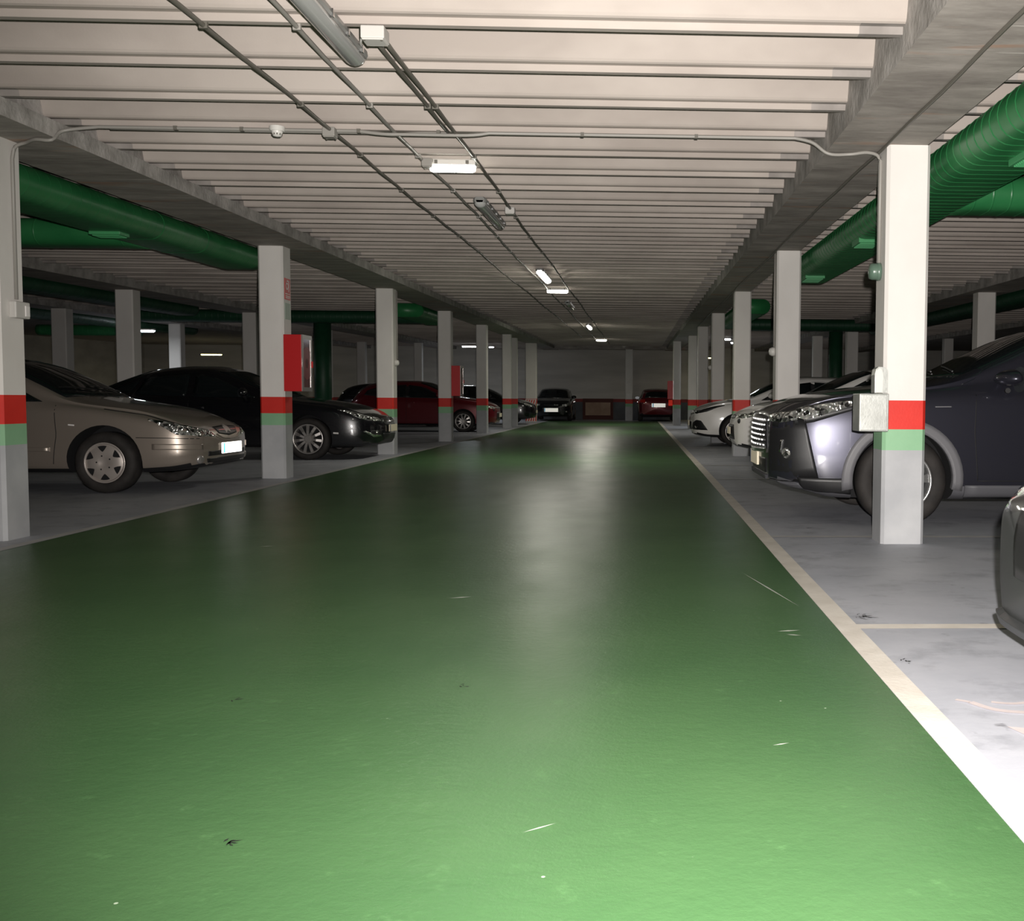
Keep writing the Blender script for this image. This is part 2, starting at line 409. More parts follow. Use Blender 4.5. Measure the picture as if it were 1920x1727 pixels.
# ---------------------------------------------------------------- ducts
def oval(w,h,n=10):
    """flat-oval ring (x,z), centred"""
    r=h/2; a=w/2-r; P=[]
    for k in range(n+1):
        t=-PI/2+PI*k/n; P.append((a+r*math.cos(t),r*math.sin(t)))
    for k in range(n+1):
        t=PI/2+PI*k/n; P.append((-a+r*math.cos(t),r*math.sin(t)))
    return P
def duct_mesh(x0,x1,y0,y1,ztop,h,pitch=.145,ridge=.003,slope=SL,seams=None):
    bm=bmesh.new(); w=x1-x0; cx=(x0+x1)/2; base=oval(w,h); rings=[]
    def ring(y,g):
        return [(cx+px*(1+g/(w/2)),y,ztop-h/2+slope*y+pz*(1+g/(h/2))) for px,pz in base]
    rings.append(ring(y0,0)); y=y0+pitch
    while y<y1-.03:
        g=ridge
        if seams is not None: g=ridge if any(abs(y-s)<pitch/2 for s in seams) else .0012
        rings+= [ring(y-.012,0),ring(y-.005,0),ring(y-.002,g),ring(y+.002,g),ring(y+.005,0),ring(y+.012,0)]; y+=pitch
    rings.append(ring(y1,0)); ring_loft(bm,rings); return bm
def duct_x(x0,x1,yc,w,ztop,h,pitch=.15,ridge=.003):
    """duct running along x at y=yc"""
    bm=bmesh.new(); base=oval(w,h); rings=[]
    def ring(x,g): return [(x,yc+px*(1+g/(w/2)),ztop-h/2+pz*(1+g/(h/2))) for px,pz in base]
    rings.append(ring(x0,0)); x=x0+pitch
    while x<x1-.03:
        rings+=[ring(x-.012,0),ring(x-.005,0),ring(x-.002,ridge),ring(x+.002,ridge),ring(x+.005,0),ring(x+.012,0)]; x+=pitch
    rings.append(ring(x1,0)); ring_loft(bm,rings); return bm
DT=HC+RIB-.005; DH=.295
dR=empty('ventilation_duct',(2.38,7,0)); tag(dR,'big green spiral-seamed ventilation duct along the ceiling behind the nearest right column','duct')
def under(o,root):
    if isinstance(o,list):
        for q in o: under(q,root)
        return o
    o.parent=root; o.matrix_parent_inverse=Matrix.Translation(root.location).inverted(); return o
under(build('duct_body',duct_mesh(2.09,2.72,1.5,15,DT-.02,DH-.01),M['duct'],smooth=True),dR)
under(build('branch_duct',duct_x(2.62,8.6,8.85,.5,DT+SL*8.85,.29),M['duct'],smooth=True),dR)
def diffuser(root,x0,x1,y0,y1,zt):
    bm=bmesh.new(); box(bm,x0,x1,y0,y1,zt-.045,zt+.03,bev=.004)
    o=under(build('diffuser',bm,M['duct_side']),root)
    bm=bmesh.new(); y=y0+.03
    while y<y1-.02: box(bm,x0+.02,x1-.02,y,y+.008,zt-.055,zt-.044); y+=.03
    s=build('grille',bm,M['duct_side'],o); s.matrix_parent_inverse=o.matrix_world.inverted() if False else Matrix.Identity(4)
    return o
for x0,x1,y0,y1 in ((2.36,2.62,6.2,6.7),(2.17,2.40,10.35,10.7),(2.2,2.46,13.85,14.3)): diffuser(dR,x0,x1,y0,y1,DT-DH+SL*y0)
dL=empty('ventilation_duct',(-5.2,8,0)); tag(dL,'long green oval ventilation duct along the ceiling between the two nearest left columns','duct')
under(build('duct_body',duct_mesh(-5.52,-4.89,1.5,14,DT,DH,.16,.004,seams=[11.05,12.2]),M['duct'],smooth=True),dL)
under(build('branch_duct',duct_x(-9.2,-5.42,11.85,.5,DT+SL*11.85,.29,.9),M['duct'],smooth=True),dL)
diffuser(dL,-5.38,-5.08,10.55,10.75,DT-DH+SL*10.6+.015); 
d=empty('ventilation_duct',(-5,24,0)); tag(d,'short green duct box high behind the third left column','duct')
under(build('duct_body',duct_mesh(-5.50,-4.80,23.6,27,DT,DH),M['duct'],smooth=True),d)
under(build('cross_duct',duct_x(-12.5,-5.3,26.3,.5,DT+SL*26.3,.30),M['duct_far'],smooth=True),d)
bm=bmesh.new(); ring_loft(bm,[[(-7.9+.21*math.cos(a*PI/8),26.6+.21*math.sin(a*PI/8),z) for a in range(16)] for z in (.0,2.9)])
under(build('vertical_duct',bm,M['duct_far'],smooth=True),d)
d=empty('ventilation_duct',(2.4,24,0)); tag(d,'green duct high behind the third right column with a vertical green drop','duct')
under(build('duct_body',duct_mesh(2.07,2.70,21.5,27.5,DT,DH),M['duct'],smooth=True),d)
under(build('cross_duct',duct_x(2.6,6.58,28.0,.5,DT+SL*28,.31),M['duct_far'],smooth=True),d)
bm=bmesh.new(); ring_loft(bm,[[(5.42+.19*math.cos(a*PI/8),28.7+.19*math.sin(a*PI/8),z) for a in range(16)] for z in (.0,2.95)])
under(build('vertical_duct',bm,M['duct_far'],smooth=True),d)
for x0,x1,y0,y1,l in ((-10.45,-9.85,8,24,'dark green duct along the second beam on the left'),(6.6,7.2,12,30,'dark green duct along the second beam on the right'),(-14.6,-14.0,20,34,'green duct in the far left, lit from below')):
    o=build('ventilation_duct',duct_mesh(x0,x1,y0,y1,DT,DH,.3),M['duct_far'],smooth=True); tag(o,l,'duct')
o=build('ventilation_duct',duct_x(-17.6,-14.7,31.6,.45,3.08,.30),M['duct'],smooth=True); tag(o,'bright green cross duct in the far left beside the lit tube','duct')

# ---------------------------------------------------------------- ceiling services
def conduit(x,y0,y1,r,m,label,wob=.012,dz=0,clips=True):
    t=empty('conduit',(x,y0,zc(y0,RIB))); tag(t,label,'conduit')
    pts=[]; y=y0; k=0
    while y<y1: pts.append((x+wob*math.sin(y*.9+x*5),y,zc(y,RIB-r-.004+dz)+.004*math.sin(y*4.1))); y+=.36
    pts.append((x,y1,zc(y1,RIB-r-.004+dz)))
    bm=bmesh.new(); tube(bm,pts,r); under(build('pipe',bm,m,smooth=True),t)
    if clips:
        bm=bmesh.new(); k=0; y=Y0-.067
        while y<y1:
            if y>y0 and k%2==0:
                box(bm,x-r*1.6+wob*math.sin(y*.9+x*5),x+r*1.6+wob*math.sin(y*.9+x*5),y-.009,y+.009,zc(y,RIB-2*r-.006),zc(y,RIB+.002))
            y+=PITCH; k+=1
        under(each('clip',bm,m),t)
    return t
XA,XB,XD=-2.14,-1.69,-1.285
conduit(XA,2.2,40,.0125,M['pvc_d'],'thin dark conduit along the ceiling, leftmost of the three long ones')
conduit(XB,2.2,44,.012,M['pvc'],'thin grey conduit along the ceiling, middle of the three long ones')
conduit(XD,5.3,46,.0125,M['pvc_d'],'thin dark conduit along the ceiling, rightmost of the three long ones')
conduit(-1.33,5.3,7.45,.012,M['pvc_d'],'short dark conduit running beside the rightmost long one near the junction box')
conduit(1.66,1.5,30,.011,M['pvc_d'],'thin dark conduit fixed under the right beam',dz=-RIB,clips=False)
def zr(y,d=0): return zc(y,RIB+d)
# cross conduits following one joist, dropping to the two nearest columns
yq=7.47
t=empty('conduit',(0,yq,zr(yq))); tag(t,'pale conduit crossing the ceiling and dropping down both nearest columns','conduit')
bm=bmesh.new()
P=[(-4.303,7.46,1.66),(-4.303,7.46,2.58)]+[tuple(v) for v in spl([(-4.303,7.46,2.62),(-4.28,7.46,2.70),(-4.20,7.45,zc(7.45,-.016)),(-4.08,7.35,zc(7.35,-.016)),(-3.97,7.34,zc(7.34,-.02)),(-3.935,7.42,zc(7.4,.06)),(-3.72,yq,zr(yq,-.013))],5)]
P+=[(x,yq,zr(yq,-.013)) for x in (-3.2,-2.6,-2.2)]
P+=[tuple(v) for v in spl([(-1.95,yq,zr(yq,-.013)),(-1.78,yq-.02,zr(yq,-.035)),(-1.6,yq-.02,zr(yq,-.035)),(-1.2,yq-.02,zr(yq,-.035)),(-1.05,yq,zr(yq,-.013))],5)]
P+=[(x,yq,zr(yq,-.013)) for x in (-.5,0,.5,.95)]
P+=[tuple(v) for v in spl([(1.10,yq,zr(yq,-.013)),(1.22,yq-.03,zr(yq,-.05)),(1.33,yq-.05,zc(yq,-.014)),(1.48,yq-.05,zc(yq,-.016)),(1.60,yq-.1,zc(yq,-.014)),(1.672,7.33,zc(yq,-.06)),(1.678,7.32,2.55)],6)]
P+=[(1.678,7.32,1.96)]
tube(bm,P,.0125); under(build('pipe',bm,M['pvc'],smooth=True),t)
bm=bmesh.new()
P2_=[(-3.66,yq+.04,zr(yq,-.012))]+[(x,yq+.04,zr(yq,-.012)) for x in (-3,-2.4,-2.0)]+[tuple(v) for v in spl([(-1.85,yq+.04,zr(yq,-.012)),(-1.72,yq+.02,zr(yq,-.03)),(-1.55,yq+.04,zr(yq,-.012)),(-1.33,yq+.04,zr(yq,-.012))],5)]
tube(bm,P2_,.012); under(build('second_pipe',bm,M['pvc'],smooth=True),t)
bm=bmesh.new()
for x in (-3.2,-2.75,-1.95,-1.4,-.4,.4): box(bm,x-.012,x+.012,yq-.016,yq+.016,zr(yq,-.028),zr(yq,.0))
under(each('clip',bm,M['pvc_d']),t)
def jbox(name,x,y,s,label,z=None,m='pvc_l',dz=0):
    z=zr(y,-.065+dz) if z is None else z
    t=empty(name,(x,y,z)); tag(t,label,'junction box')
    bm=bmesh.new(); box(bm,-s/2,s/2,-s/2,s/2,0,.062,bev=.006); build('housing',bm,M[m],t)
    bm=bmesh.new(); box(bm,-s/2+.006,s/2-.006,-s/2+.006,s/2-.006,-.006,.001,bev=.002); build('lid',bm,M[m],t)
    bm=bmesh.new()
    for sx in (-1,1):
        for sy in (-1,1): lathe_at(bm,(sx*s*.36,sy*s*.36,-.009),.006,.005)
    each('screw',bm,M['pvc_d'],t); return t
def lathe_at(bm,c,r,h,seg=8,axis=2):
    R=[]
    for z in (0,h):
        ring=[]
        for k in range(seg):
            a=2*PI*k/seg; p=[r*math.cos(a),r*math.sin(a)]; p.insert(axis,z)
            ring.append((c[0]+p[0],c[1]+p[1],c[2]+p[2]))
        R.append(ring)
    ring_loft(bm,R)
jbox('junction_box',-1.30,5.30,.115,'pale square junction box beside the unlit lamp at the top of the picture',dz=-.02)
jbox('junction_box',-2.14,yq-.03,.085,'small grey junction box where the leftmost conduit meets the cross conduit',m='pvc')
jbox('junction_box',-1.66,8.40,.085,'small grey junction box at the left end of the nearest lit lamp',m='pvc')
jbox('junction_box',-1.29,10.65,.095,'small pale junction box beside the second unlit lamp')
# smoke detector
t=empty('smoke_detector',(-2.50,yq-.03,zr(yq,0))); tag(t,'white round smoke detector on the ceiling left of the small junction box','smoke detector')
bm=bmesh.new(); lathe(bm,[(0,0),(.052,0),(.052,-.02),(.046,-.032),(.0,-.032)],24,'Z'); build('base',bm,M['white_pl'],t,smooth=False)
bm=bmesh.new(); lathe(bm,[(.038,-.032),(.036,-.045),(.026,-.066),(.0,-.07)],20,'Z'); build('sensor_dome',bm,M['white_pl'],t,smooth=True)
bm=bmesh.new()
for k in range(10):
    a=2*PI*k/10; box(bm,.031*math.cos(a)-.004,.031*math.cos(a)+.004,.031*math.sin(a)-.004,.031*math.sin(a)+.004,-.058,-.046)
each('vent',bm,M['pvc_d'],t)
# lamps
def lamp_long(x,y0,ln,lit,label,strength=0,cool=False,dz=0):
    t=empty('ceiling_lamp',(x,y0,zr(y0,dz))); tag(t,label,'ceiling lamp')
    sl=SL
    bm=bmesh.new()
    def ring(y,s,zt,pts): return [(a*s,y,b*(1 if zt else s)+sl*y-.02) for a,b in pts]
    body=[(-.058,-.012),(-.062,-.035),(-.055,-.05),(.055,-.05),(.062,-.035),(.058,-.012),(.04,0),(-.04,0)]
    ring_loft(bm,[ring(0,.75,1,body),ring(.02,1,1,body),ring(ln-.02,1,1,body),ring(ln,.75,1,body)])
    build('housing',bm,M['lampbody'],t)
    bm=bmesh.new(); cov=[(-.056,-.05)]+[(-.056*math.cos(PI*k/8),-.05-.045*math.sin(PI*k/8)) for k in range(1,8)]+[(.056,-.05)]
    ring_loft(bm,[ring(.0,.6,0,cov),ring(.03,.97,0,cov),ring(.05,1,0,cov),ring(ln-.05,1,0,cov),ring(ln-.03,.97,0,cov),ring(ln,.6,0,cov)])
    build('cover',bm,(M['tube_cool'] if cool else M['tube_on']) if lit else M['lampcover'],t,smooth=True)
    bm=bmesh.new()
    for yy in [ln*q for q in (.1,.3,.5,.7,.9)]:
        for s in (-1,1): box(bm,s*.062-.005,s*.062+.005,yy-.012,yy+.012,-.072+sl*yy,-.035+sl*yy)
    each('clip',bm,M['chrome'],t)
    for yy in (.15,ln-.15):
        bm=bmesh.new(); box(bm,-.02,.02,yy-.015,yy+.015,-.025+sl*yy,.0+sl*yy); build('bracket',bm,M['chrome'],t)
    if strength:
        L=bpy.data.lights.new('lamp_light','AREA'); L.shape='RECTANGLE'; L.size=.1; L.size_y=ln; L.energy=strength
        L.color=(.9,.95,1) if cool else (1,.96,.84)
        o=bpy.data.objects.new('lamp_light',L); COL.objects.link(o); o.parent=t; o.location=(0,ln/2,-.13)
    return t
def lamp_cross(x,y,ln,label,strength,warm=False,cool=False,dz=0,lit=True):
    t=empty('ceiling_lamp',(x,y,zr(y,dz))); tag(t,label,'ceiling lamp')
    bm=bmesh.new(); box(bm,-ln/2,ln/2,-.05,.05,-.045,0,bev=.008); build('housing',bm,M['white_pl'],t)
    bm=bmesh.new(); R=[]
    for x_,s in ((-ln/2+.01,.8),(-ln/2+.03,1),(ln/2-.03,1),(ln/2-.01,.8)):
        R.append([(x_,.046*math.cos(PI*k/8)*s,-.045-.05*math.sin(PI*k/8)*s) for k in range(9)])
    ring_loft(bm,R); build('diffuser',bm,M['tube_warm'] if warm else (M['tube_cool'] if cool else M['tube_on']),t,smooth=True)
    bm=bmesh.new()
    for s in (-1,1): box(bm,s*ln*.33-.012,s*ln*.33+.012,-.056,-.048,-.04,-.01)
    each('clip',bm,M['pvc_d'],t)
    if strength:
        L=bpy.data.lights.new('lamp_light','AREA'); L.shape='RECTANGLE'; L.size=ln; L.size_y=.1; L.energy=strength
        L.color=(1,.9,.6) if warm else ((.9,.95,1) if cool else (1,.95,.78))
        o=bpy.data.objects.new('lamp_light',L); COL.objects.link(o); o.parent=t; o.location=(0,0,-.12)
    return t
lamp_long(-1.48,4.35,1.30,False,'long unlit grey lamp at the top edge of the picture')
bm=bmesh.new(); tube(bm,spl([(-1.42,5.5,zr(5.5,-.04)),(-1.40,5.42,zr(5.4,-.05)),(-1.37,5.34,zr(5.3,-.03))],5),.006)
o=build('lamp_cable',bm,M['pvc_l'],smooth=True); tag(o,'short pale cable between the unlit lamp and the square junction box','cable')
lamp_cross(-1.475,8.45,.37,'lit bulkhead lamp nearest the camera, set across the lane',4)
lamp_long(-1.49,9.95,1.5,False,'second unlit long lamp, beyond the nearest lit lamp')
lamp_long(-1.50,16.0,1.5,True,'lit long lamp, the brightest one over the middle of the lane',38)
lamp_cross(-1.50,19.5,.40,'lit crosswise lamp just beyond the brightest long lamp',5)
lamp_long(-1.50,22.2,1.5,False,'unlit long lamp between the two groups of lit lamps')
lamp_long(-1.48,30.9,1.5,True,'lit long lamp in the far group over the lane',60)
lamp_cross(-1.46,41.3,.42,'farthest lit lamp over the lane, before the end wall',45)
lamp_cross(-13.52,29.3,.58,'bright white tube lamp in the left background above the silver car',24,cool=True,dz=-.34)
lamp_cross(-7.5,46.8,.62,'bright lamp in the far left background behind the fourth column',28,cool=True,dz=-.1)
lamp_cross(-6.6,47.4,.22,'small bright lamp between the fifth and sixth left columns',3,cool=True,dz=-.1)
lamp_cross(3.2,38.2,.32,'small bright lamp seen between the third and fourth right columns',30,cool=True,dz=-.05)
lamp_cross(3.75,41.5,.22,'tiny bright lamp at the left edge of the third right column',4,cool=True,dz=-.05)
lamp_cross(-18.6,46.5,.9,'dim warm tube lamp against the far left wall',22,warm=True,dz=-.55)
lamp_cross(3.5,49.6,.9,'dim warm yellow lamp in the far right background',5,warm=True,dz=-.45)

# ---------------------------------------------------------------- things on columns
def at_col(name,loc,label,cat): t=empty(name,loc); tag(t,label,cat); return t
# switch box on the near left column front face
t=at_col('switch_box',(-4.318,7.475,1.58),'pale square switch box on the nearest left column','switch box')
bm=bmesh.new(); box(bm,0,.05,-.085,.085,-.05,.065,bev=.008); build('housing',bm,M['pvc_l'],t)
bm=bmesh.new(); box(bm,.049,.057,.02,.07,-.035,.04,bev=.003); build('rocker',bm,M['sign_white'],t)
# siren
t=at_col('alarm_siren',(1.69,7.33,1.90),'round grey-green alarm siren on the side of the nearest right column','siren')
bm=bmesh.new(); lathe(bm,[(0,0),(.062,0),(.064,-.02),(.060,-.028)],28,'X'); build('base',bm,M['siren'],t,smooth=True)
bm=bmesh.new(); lathe(bm,[(.058,-.026),(.058,-.055),(.050,-.075),(.02,-.083),(0,-.083)],28,'X'); build('horn_dome',bm,M['siren'],t,smooth=True)
# metal control box and housing
t=at_col('control_box',(1.585,7.18,.79),'grey metal box fixed to the side of the nearest right column','metal box')
bm=bmesh.new(); box(bm,-.10,.10,-.20,.02,0,.255,bev=.006); build('cabinet',bm,M['steel'],t)
bm=bmesh.new(); box(bm,-.092,.085,-.208,-.199,.008,.247,bev=.003); build('door',bm,M['steel'],t)
t=at_col('emergency_lamp',(1.64,7.13,1.05),'white rounded housing standing on top of the grey metal box','lamp')
bm=bmesh.new(); prof=[(-.045,0),(.045,0),(.045,.15),(.03,.172),(-.02,.176),(-.038,.16),(-.045,.12)]
ring_loft(bm,[[(x,y,z) for x,z in prof] for y in (-.11,.0)]); build('housing',bm,M['steel'],t)
bm=bmesh.new(); prof=[(-.040,.005),(.006,.005),(.010,.12),(.0,.155),(-.018,.168),(-.036,.15),(-.042,.11)]
ring_loft(bm,[[(x,y,z) for x,z in prof] for y in (-.122,-.109)]); build('white_front',bm,M['white_pl'],t)
# round bells on other columns
for loc,l in (((1.69,13.0,1.60),'small white round bell on the side of the second right column'),((-4.318,18.8,1.62),'small white round bell on the side of the third left column'),((1.69,24.4,1.75),'small round bell on the side of the fourth right column')):
    t=at_col('alarm_bell',loc,l,'bell'); s=-1 if loc[0]>0 else 1
    bm=bmesh.new(); lathe(bm,[(0,0),(.055,0),(.055,s*.03),(.04,s*.065),(0,s*.075)],20,'X'); build('dome',bm,M['white_pl'],t,smooth=True)
for x,y,z0,z1,l in ((1.682,13.0,1.66,None,'pale conduit down the side of the second right column'),(-4.30,18.9,1.68,None,'pale conduit down the side of the third left column')):
    bm=bmesh.new(); tube(bm,[(x,y,z0),(x,y,zc(y,-.02))],.011); o=build('conduit',bm,M['pvc'],smooth=True); tag(o,l,'conduit')
# fire hose cabinets
def hose(x,y0,y1,z0,z1,label,depth=.26):
    t=empty('fire_hose_cabinet',(x,(y0+y1)/2,z0)); tag(t,label,'fire hose cabinet')
    h=z1-z0; hw=(y1-y0)/2
    bm=bmesh.new(); box(bm,0,depth,-hw,hw,0,h,bev=.004); build('cabinet',bm,M['hose_red'],t)
    bm=bmesh.new()
    for a in ((-hw,hw,0,.05),(-hw,hw,h-.05,h),(-hw,-hw+.05,.05,h-.05),(hw-.05,hw,.05,h-.05)): box(bm,depth,depth+.012,*a)
    f=build('door_frame',bm,M['alloy'],t)
    bm=bmesh.new(); box(bm,depth+.001,depth+.006,-hw+.05,hw-.05,.05,h-.05); build('glass_pane',bm,M['hose_glass'],t)
    bm=bmesh.new(); lathe(bm,[(.06,depth+.0061),(.20,depth+.0061),(.20,depth+.0068),(.06,depth+.0068)],28,'X',close=True)
    bmesh.ops.translate(bm,verts=bm.verts[:],vec=(0,0,h/2)); build('hose_reel',bm,mat('hose_reel_red',(.24,.05,.055),.3),t)
    bm=bmesh.new(); box(bm,depth+.012,depth+.03,hw-.035,hw-.018,h/2-.05,h/2+.03); build('handle',bm,M['hose_red'],t)
    return t
hose(-4.318,12.95,13.33,1.07,1.76,'red fire hose cabinet with chrome door frame on the second left column',.215)
hose(-4.318,24.40,24.8,1.05,1.75,'dark red fire hose cabinet on the fourth left column',.2)
o=hose(1.31,40.25,40.7,1.02,1.72,'small dark red fire hose cabinet on the last right column before the end wall',.2)
o.location.x=1.13
# sign above the first cabinet
t=empty('hose_sign',(-4.318,13.12,2.19)); tag(t,'red fire hose sign with white pictogram high on the second left column','sign')
bm=bmesh.new(); box(bm,0,.005,-.10,.10,0,.26); build('panel',bm,M['sign_red'],t)
bm=bmesh.new(); box(bm,.0052,.007,-.085,.085,.068,.076)
lathe_parts=[]
for k in range(18):
    a=2*PI*k/18; b=2*PI*(k+1)/18
    bm.faces.new([bm.verts.new((.0065,-.02+r*math.cos(q),.165+r*math.sin(q))) for r,q in ((.045,a),(.045,b),(.028,b),(.028,a))])
box(bm,.0052,.007,.035,.05,.10,.235); box(bm,.0052,.007,-.02,.06,.222,.238)
for z in (.02,.04):
    box(bm,.0052,.007,-.075,.075,z,z+.009)
build('pictogram',bm,M['sign_white'],t)
bm=bmesh.new(); box(bm,0,.004,-.10,.10,0,.20); o=build('label_sheet',bm,mat('pale_green_sheet',(.42,.50,.43),.6),loc=(-4.318,13.12,1.95)); tag(o,'faded pale sheet below the red hose sign on the second left column','sheet')
# things at the end wall
t=empty('framed_panel',(-2.0,YE-.14,0)); tag(t,'brown board in a red-brown frame leaning on the end wall','panel')
bm=bmesh.new(); box(bm,-.62,.62,-.02,.02,.20,.84,bev=.01); build('board',bm,M['cardboard'],t)
bm=bmesh.new(); box(bm,-.75,.75,.02,.07,.84,1.03); box(bm,-.75,-.62,.02,.07,.0,.84); box(bm,.62,.75,.02,.07,.0,.84); box(bm,-.62,.62,.02,.07,.0,.20); build('frame',bm,M['rustred'],t)
t=empty('control_box',(-.44,49.5,1.0)); tag(t,'bright small box on the lone column before the end wall','metal box')
bm=bmesh.new(); box(bm,-.15,.15,-.12,0,0,.30,bev=.01); build('cabinet',bm,M['white_pl'],t)
bm=bmesh.new(); box(bm,-.14,.14,-.128,-.119,.02,.28); build('door',bm,M['sign_white'],t)
t=empty('emergency_lamp',(-.44,49.5,1.78)); tag(t,'pair of small bright lamps on the lone column before the end wall','lamp')
for x in (-.09,.06):
    bm=bmesh.new(); box(bm,x-.045,x+.045,-.08,0,-.02 if x<0 else -.12,.09 if x<0 else -.01,bev=.01); build('lamp_head',bm,M['sign_white'],t)
#@@CARS_BEGIN
# ---------------------------------------------------------------- cars
# car frame: x runs from the nose backwards, y across, z up
def pchip(keys):
    xs=[k[0] for k in keys]; ys=[k[1] for k in keys]; n=len(xs)
    h=[xs[i+1]-xs[i] for i in range(n-1)]; d=[(ys[i+1]-ys[i])/h[i] for i in range(n-1)]
    m=[d[0]]+[0 if d[i-1]*d[i]<=0 else 2*d[i-1]*d[i]/(d[i-1]+d[i]) for i in range(1,n-1)]+[d[-1]]
    def f(x):
        if x<=xs[0]: return ys[0]
        if x>=xs[-1]: return ys[-1]
        i=max(j for j in range(n-1) if xs[j]<=x); t=(x-xs[i])/h[i]
        return (2*t**3-3*t*t+1)*ys[i]+(t**3-2*t*t+t)*h[i]*m[i]+(-2*t**3+3*t*t)*ys[i+1]+(t**3-t*t)*h[i]*m[i+1]
    return f
class Body:
    def __init__(s,sp):
        s.sp=sp; s.L=sp['L']; s.F={k:pchip(sp[k]) for k in ('top','sh','rail','yr','hw','bot')}
        L=s.L; xs=[0,.02,.05,.09,.14,.2,.27,.35]+[.35+k*(L-.7)/44 for k in range(1,44)]+[L-.35,L-.27,L-.2,L-.14,L-.09,L-.05,L-.02,L]
        rings=[s.ring(x) for x in xs]
        def dome(r,x,b,sgn):
            zc_=(min(p[2] for p in r)+max(p[2] for p in r))/2; out=[]
            for k in (.93,.82,.66,.46,.24,.06):
                out.append([(x+sgn*b*(1-k*k),p[1]*k,zc_+(p[2]-zc_)*k) for p in r])
            return out
        rings=dome(rings[0],0,sp.get('nose',.05),-1)[::-1]+rings+dome(rings[-1],L,sp.get('tail',.05),1)
        bm=bmesh.new(); ring_loft(bm,rings); bmesh.ops.recalc_face_normals(bm,faces=bm.faces[:])
        bm.normal_update(); s.bvh=BVHTree.FromBMesh(bm)
        for f in bm.faces:
            c=f.calc_center_median()
            if f.normal.z<-.5 and c.z<s.F['bot'](c.x)+.1: f.material_index=1
            elif 'clad' in sp and c.z<sp['clad']: f.material_index=1
        s.bm=bm
    def ring(s,x):
        F=s.F; hw=F['hw'](x); zb=F['bot'](x); zs=F['sh'](x); zt=F['top'](x); zr=F['rail'](x); yr=F['yr'](x)*hw
        zs=min(zs,zt-.03); zr=min(max(zr,zs+.01),zt-.004)
        zm=zb+(zs-zb)*.45
        P=[(0,zb),(.72*hw,zb),(.92*hw,zb+.03),(.98*hw,zb+.12),(hw,zm),(.988*hw,zs-.13*(zs-zb)),(.945*hw,zs),
           (yr+.42*(.93*hw-yr),zs+.5*(zr-zs)),(yr,zr),(.6*yr,zr+.8*(zt-zr)),(0,zt)]
        Q=[(v.x,v.y) for v in spl([(a,b,0) for a,b in P],3)]
        half=[(x,-a,b) for a,b in Q]
        return half+[(x,a,b) for a,b in Q[-2:0:-1]]
    def side(s,x,z,sg):
        r=s.bvh.ray_cast(Vector((x,sg*3,z)),Vector((0,-sg,0))); 
        return (r[0],r[1]) if r[0] else s.near((x,sg*.8,z))
    def front(s,y,z):
        r=s.bvh.ray_cast(Vector((-3,y,z)),Vector((1,0,0))); return (r[0],r[1]) if r[0] else s.near((0,y,z))
    def back(s,y,z):
        r=s.bvh.ray_cast(Vector((s.L+3,y,z)),Vector((-1,0,0))); return (r[0],r[1]) if r[0] else s.near((s.L,y,z))
    def near(s,p):
        r=s.bvh.find_nearest(Vector(p)); return (r[0],r[1])
def resample(P,n):
    P=[Vector((*p,0)) if len(p)==2 else Vector(p) for p in P]
    d=[0]
    for a,b in zip(P[:-1],P[1:]): d.append(d[-1]+(b-a).length)
    out=[]
    for k in range(n):
        t=d[-1]*k/(n-1); i=0
        while i<len(P)-2 and d[i+1]<t: i+=1
        u=(t-d[i])/max(d[i+1]-d[i],1e-9); out.append(P[i].lerp(P[i+1],min(max(u,0),1)))
    return out
def patch(name,B,A,Bt,snap,off,m,parent,nu=14,nv=6,th=.012,lab=None):
    """surface patch between polylines A and Bt, dropped on the body by snap(Vector)->(loc,normal)"""
    a=resample(A,nu); b=resample(Bt,nu); bm=bmesh.new(); G=[];H=[]
    for j in range(nv):
        t=j/(nv-1); row=[];hr=[]
        for i in range(nu):
            loc,nr=snap(a[i].lerp(b[i],t))
            row.append(bm.verts.new(loc+nr*off)); hr.append(loc-nr*th)
        G.append(row);H.append(hr)
    for j in range(nv-1):
        for i in range(nu-1): bm.faces.new((G[j][i],G[j][i+1],G[j+1][i+1],G[j+1][i])).smooth=True
    edge=[(0,i) for i in range(nu)]+[(j,nu-1) for j in range(1,nv)]+[(nv-1,i) for i in range(nu-2,-1,-1)]+[(j,0) for j in range(nv-2,0,-1)]
    low=[bm.verts.new(H[j][i]) for j,i in edge]
    for k in range(len(edge)):
        q=(k+1)%len(edge); (j0,i0),(j1,i1)=edge[k],edge[q]
        bm.faces.new((G[j0][i0],G[j1][i1],low[q],low[k]))
    o=build(name,bm,m,parent,recalc=True)
    if lab: o['label']=lab
    return o
_wheels={}
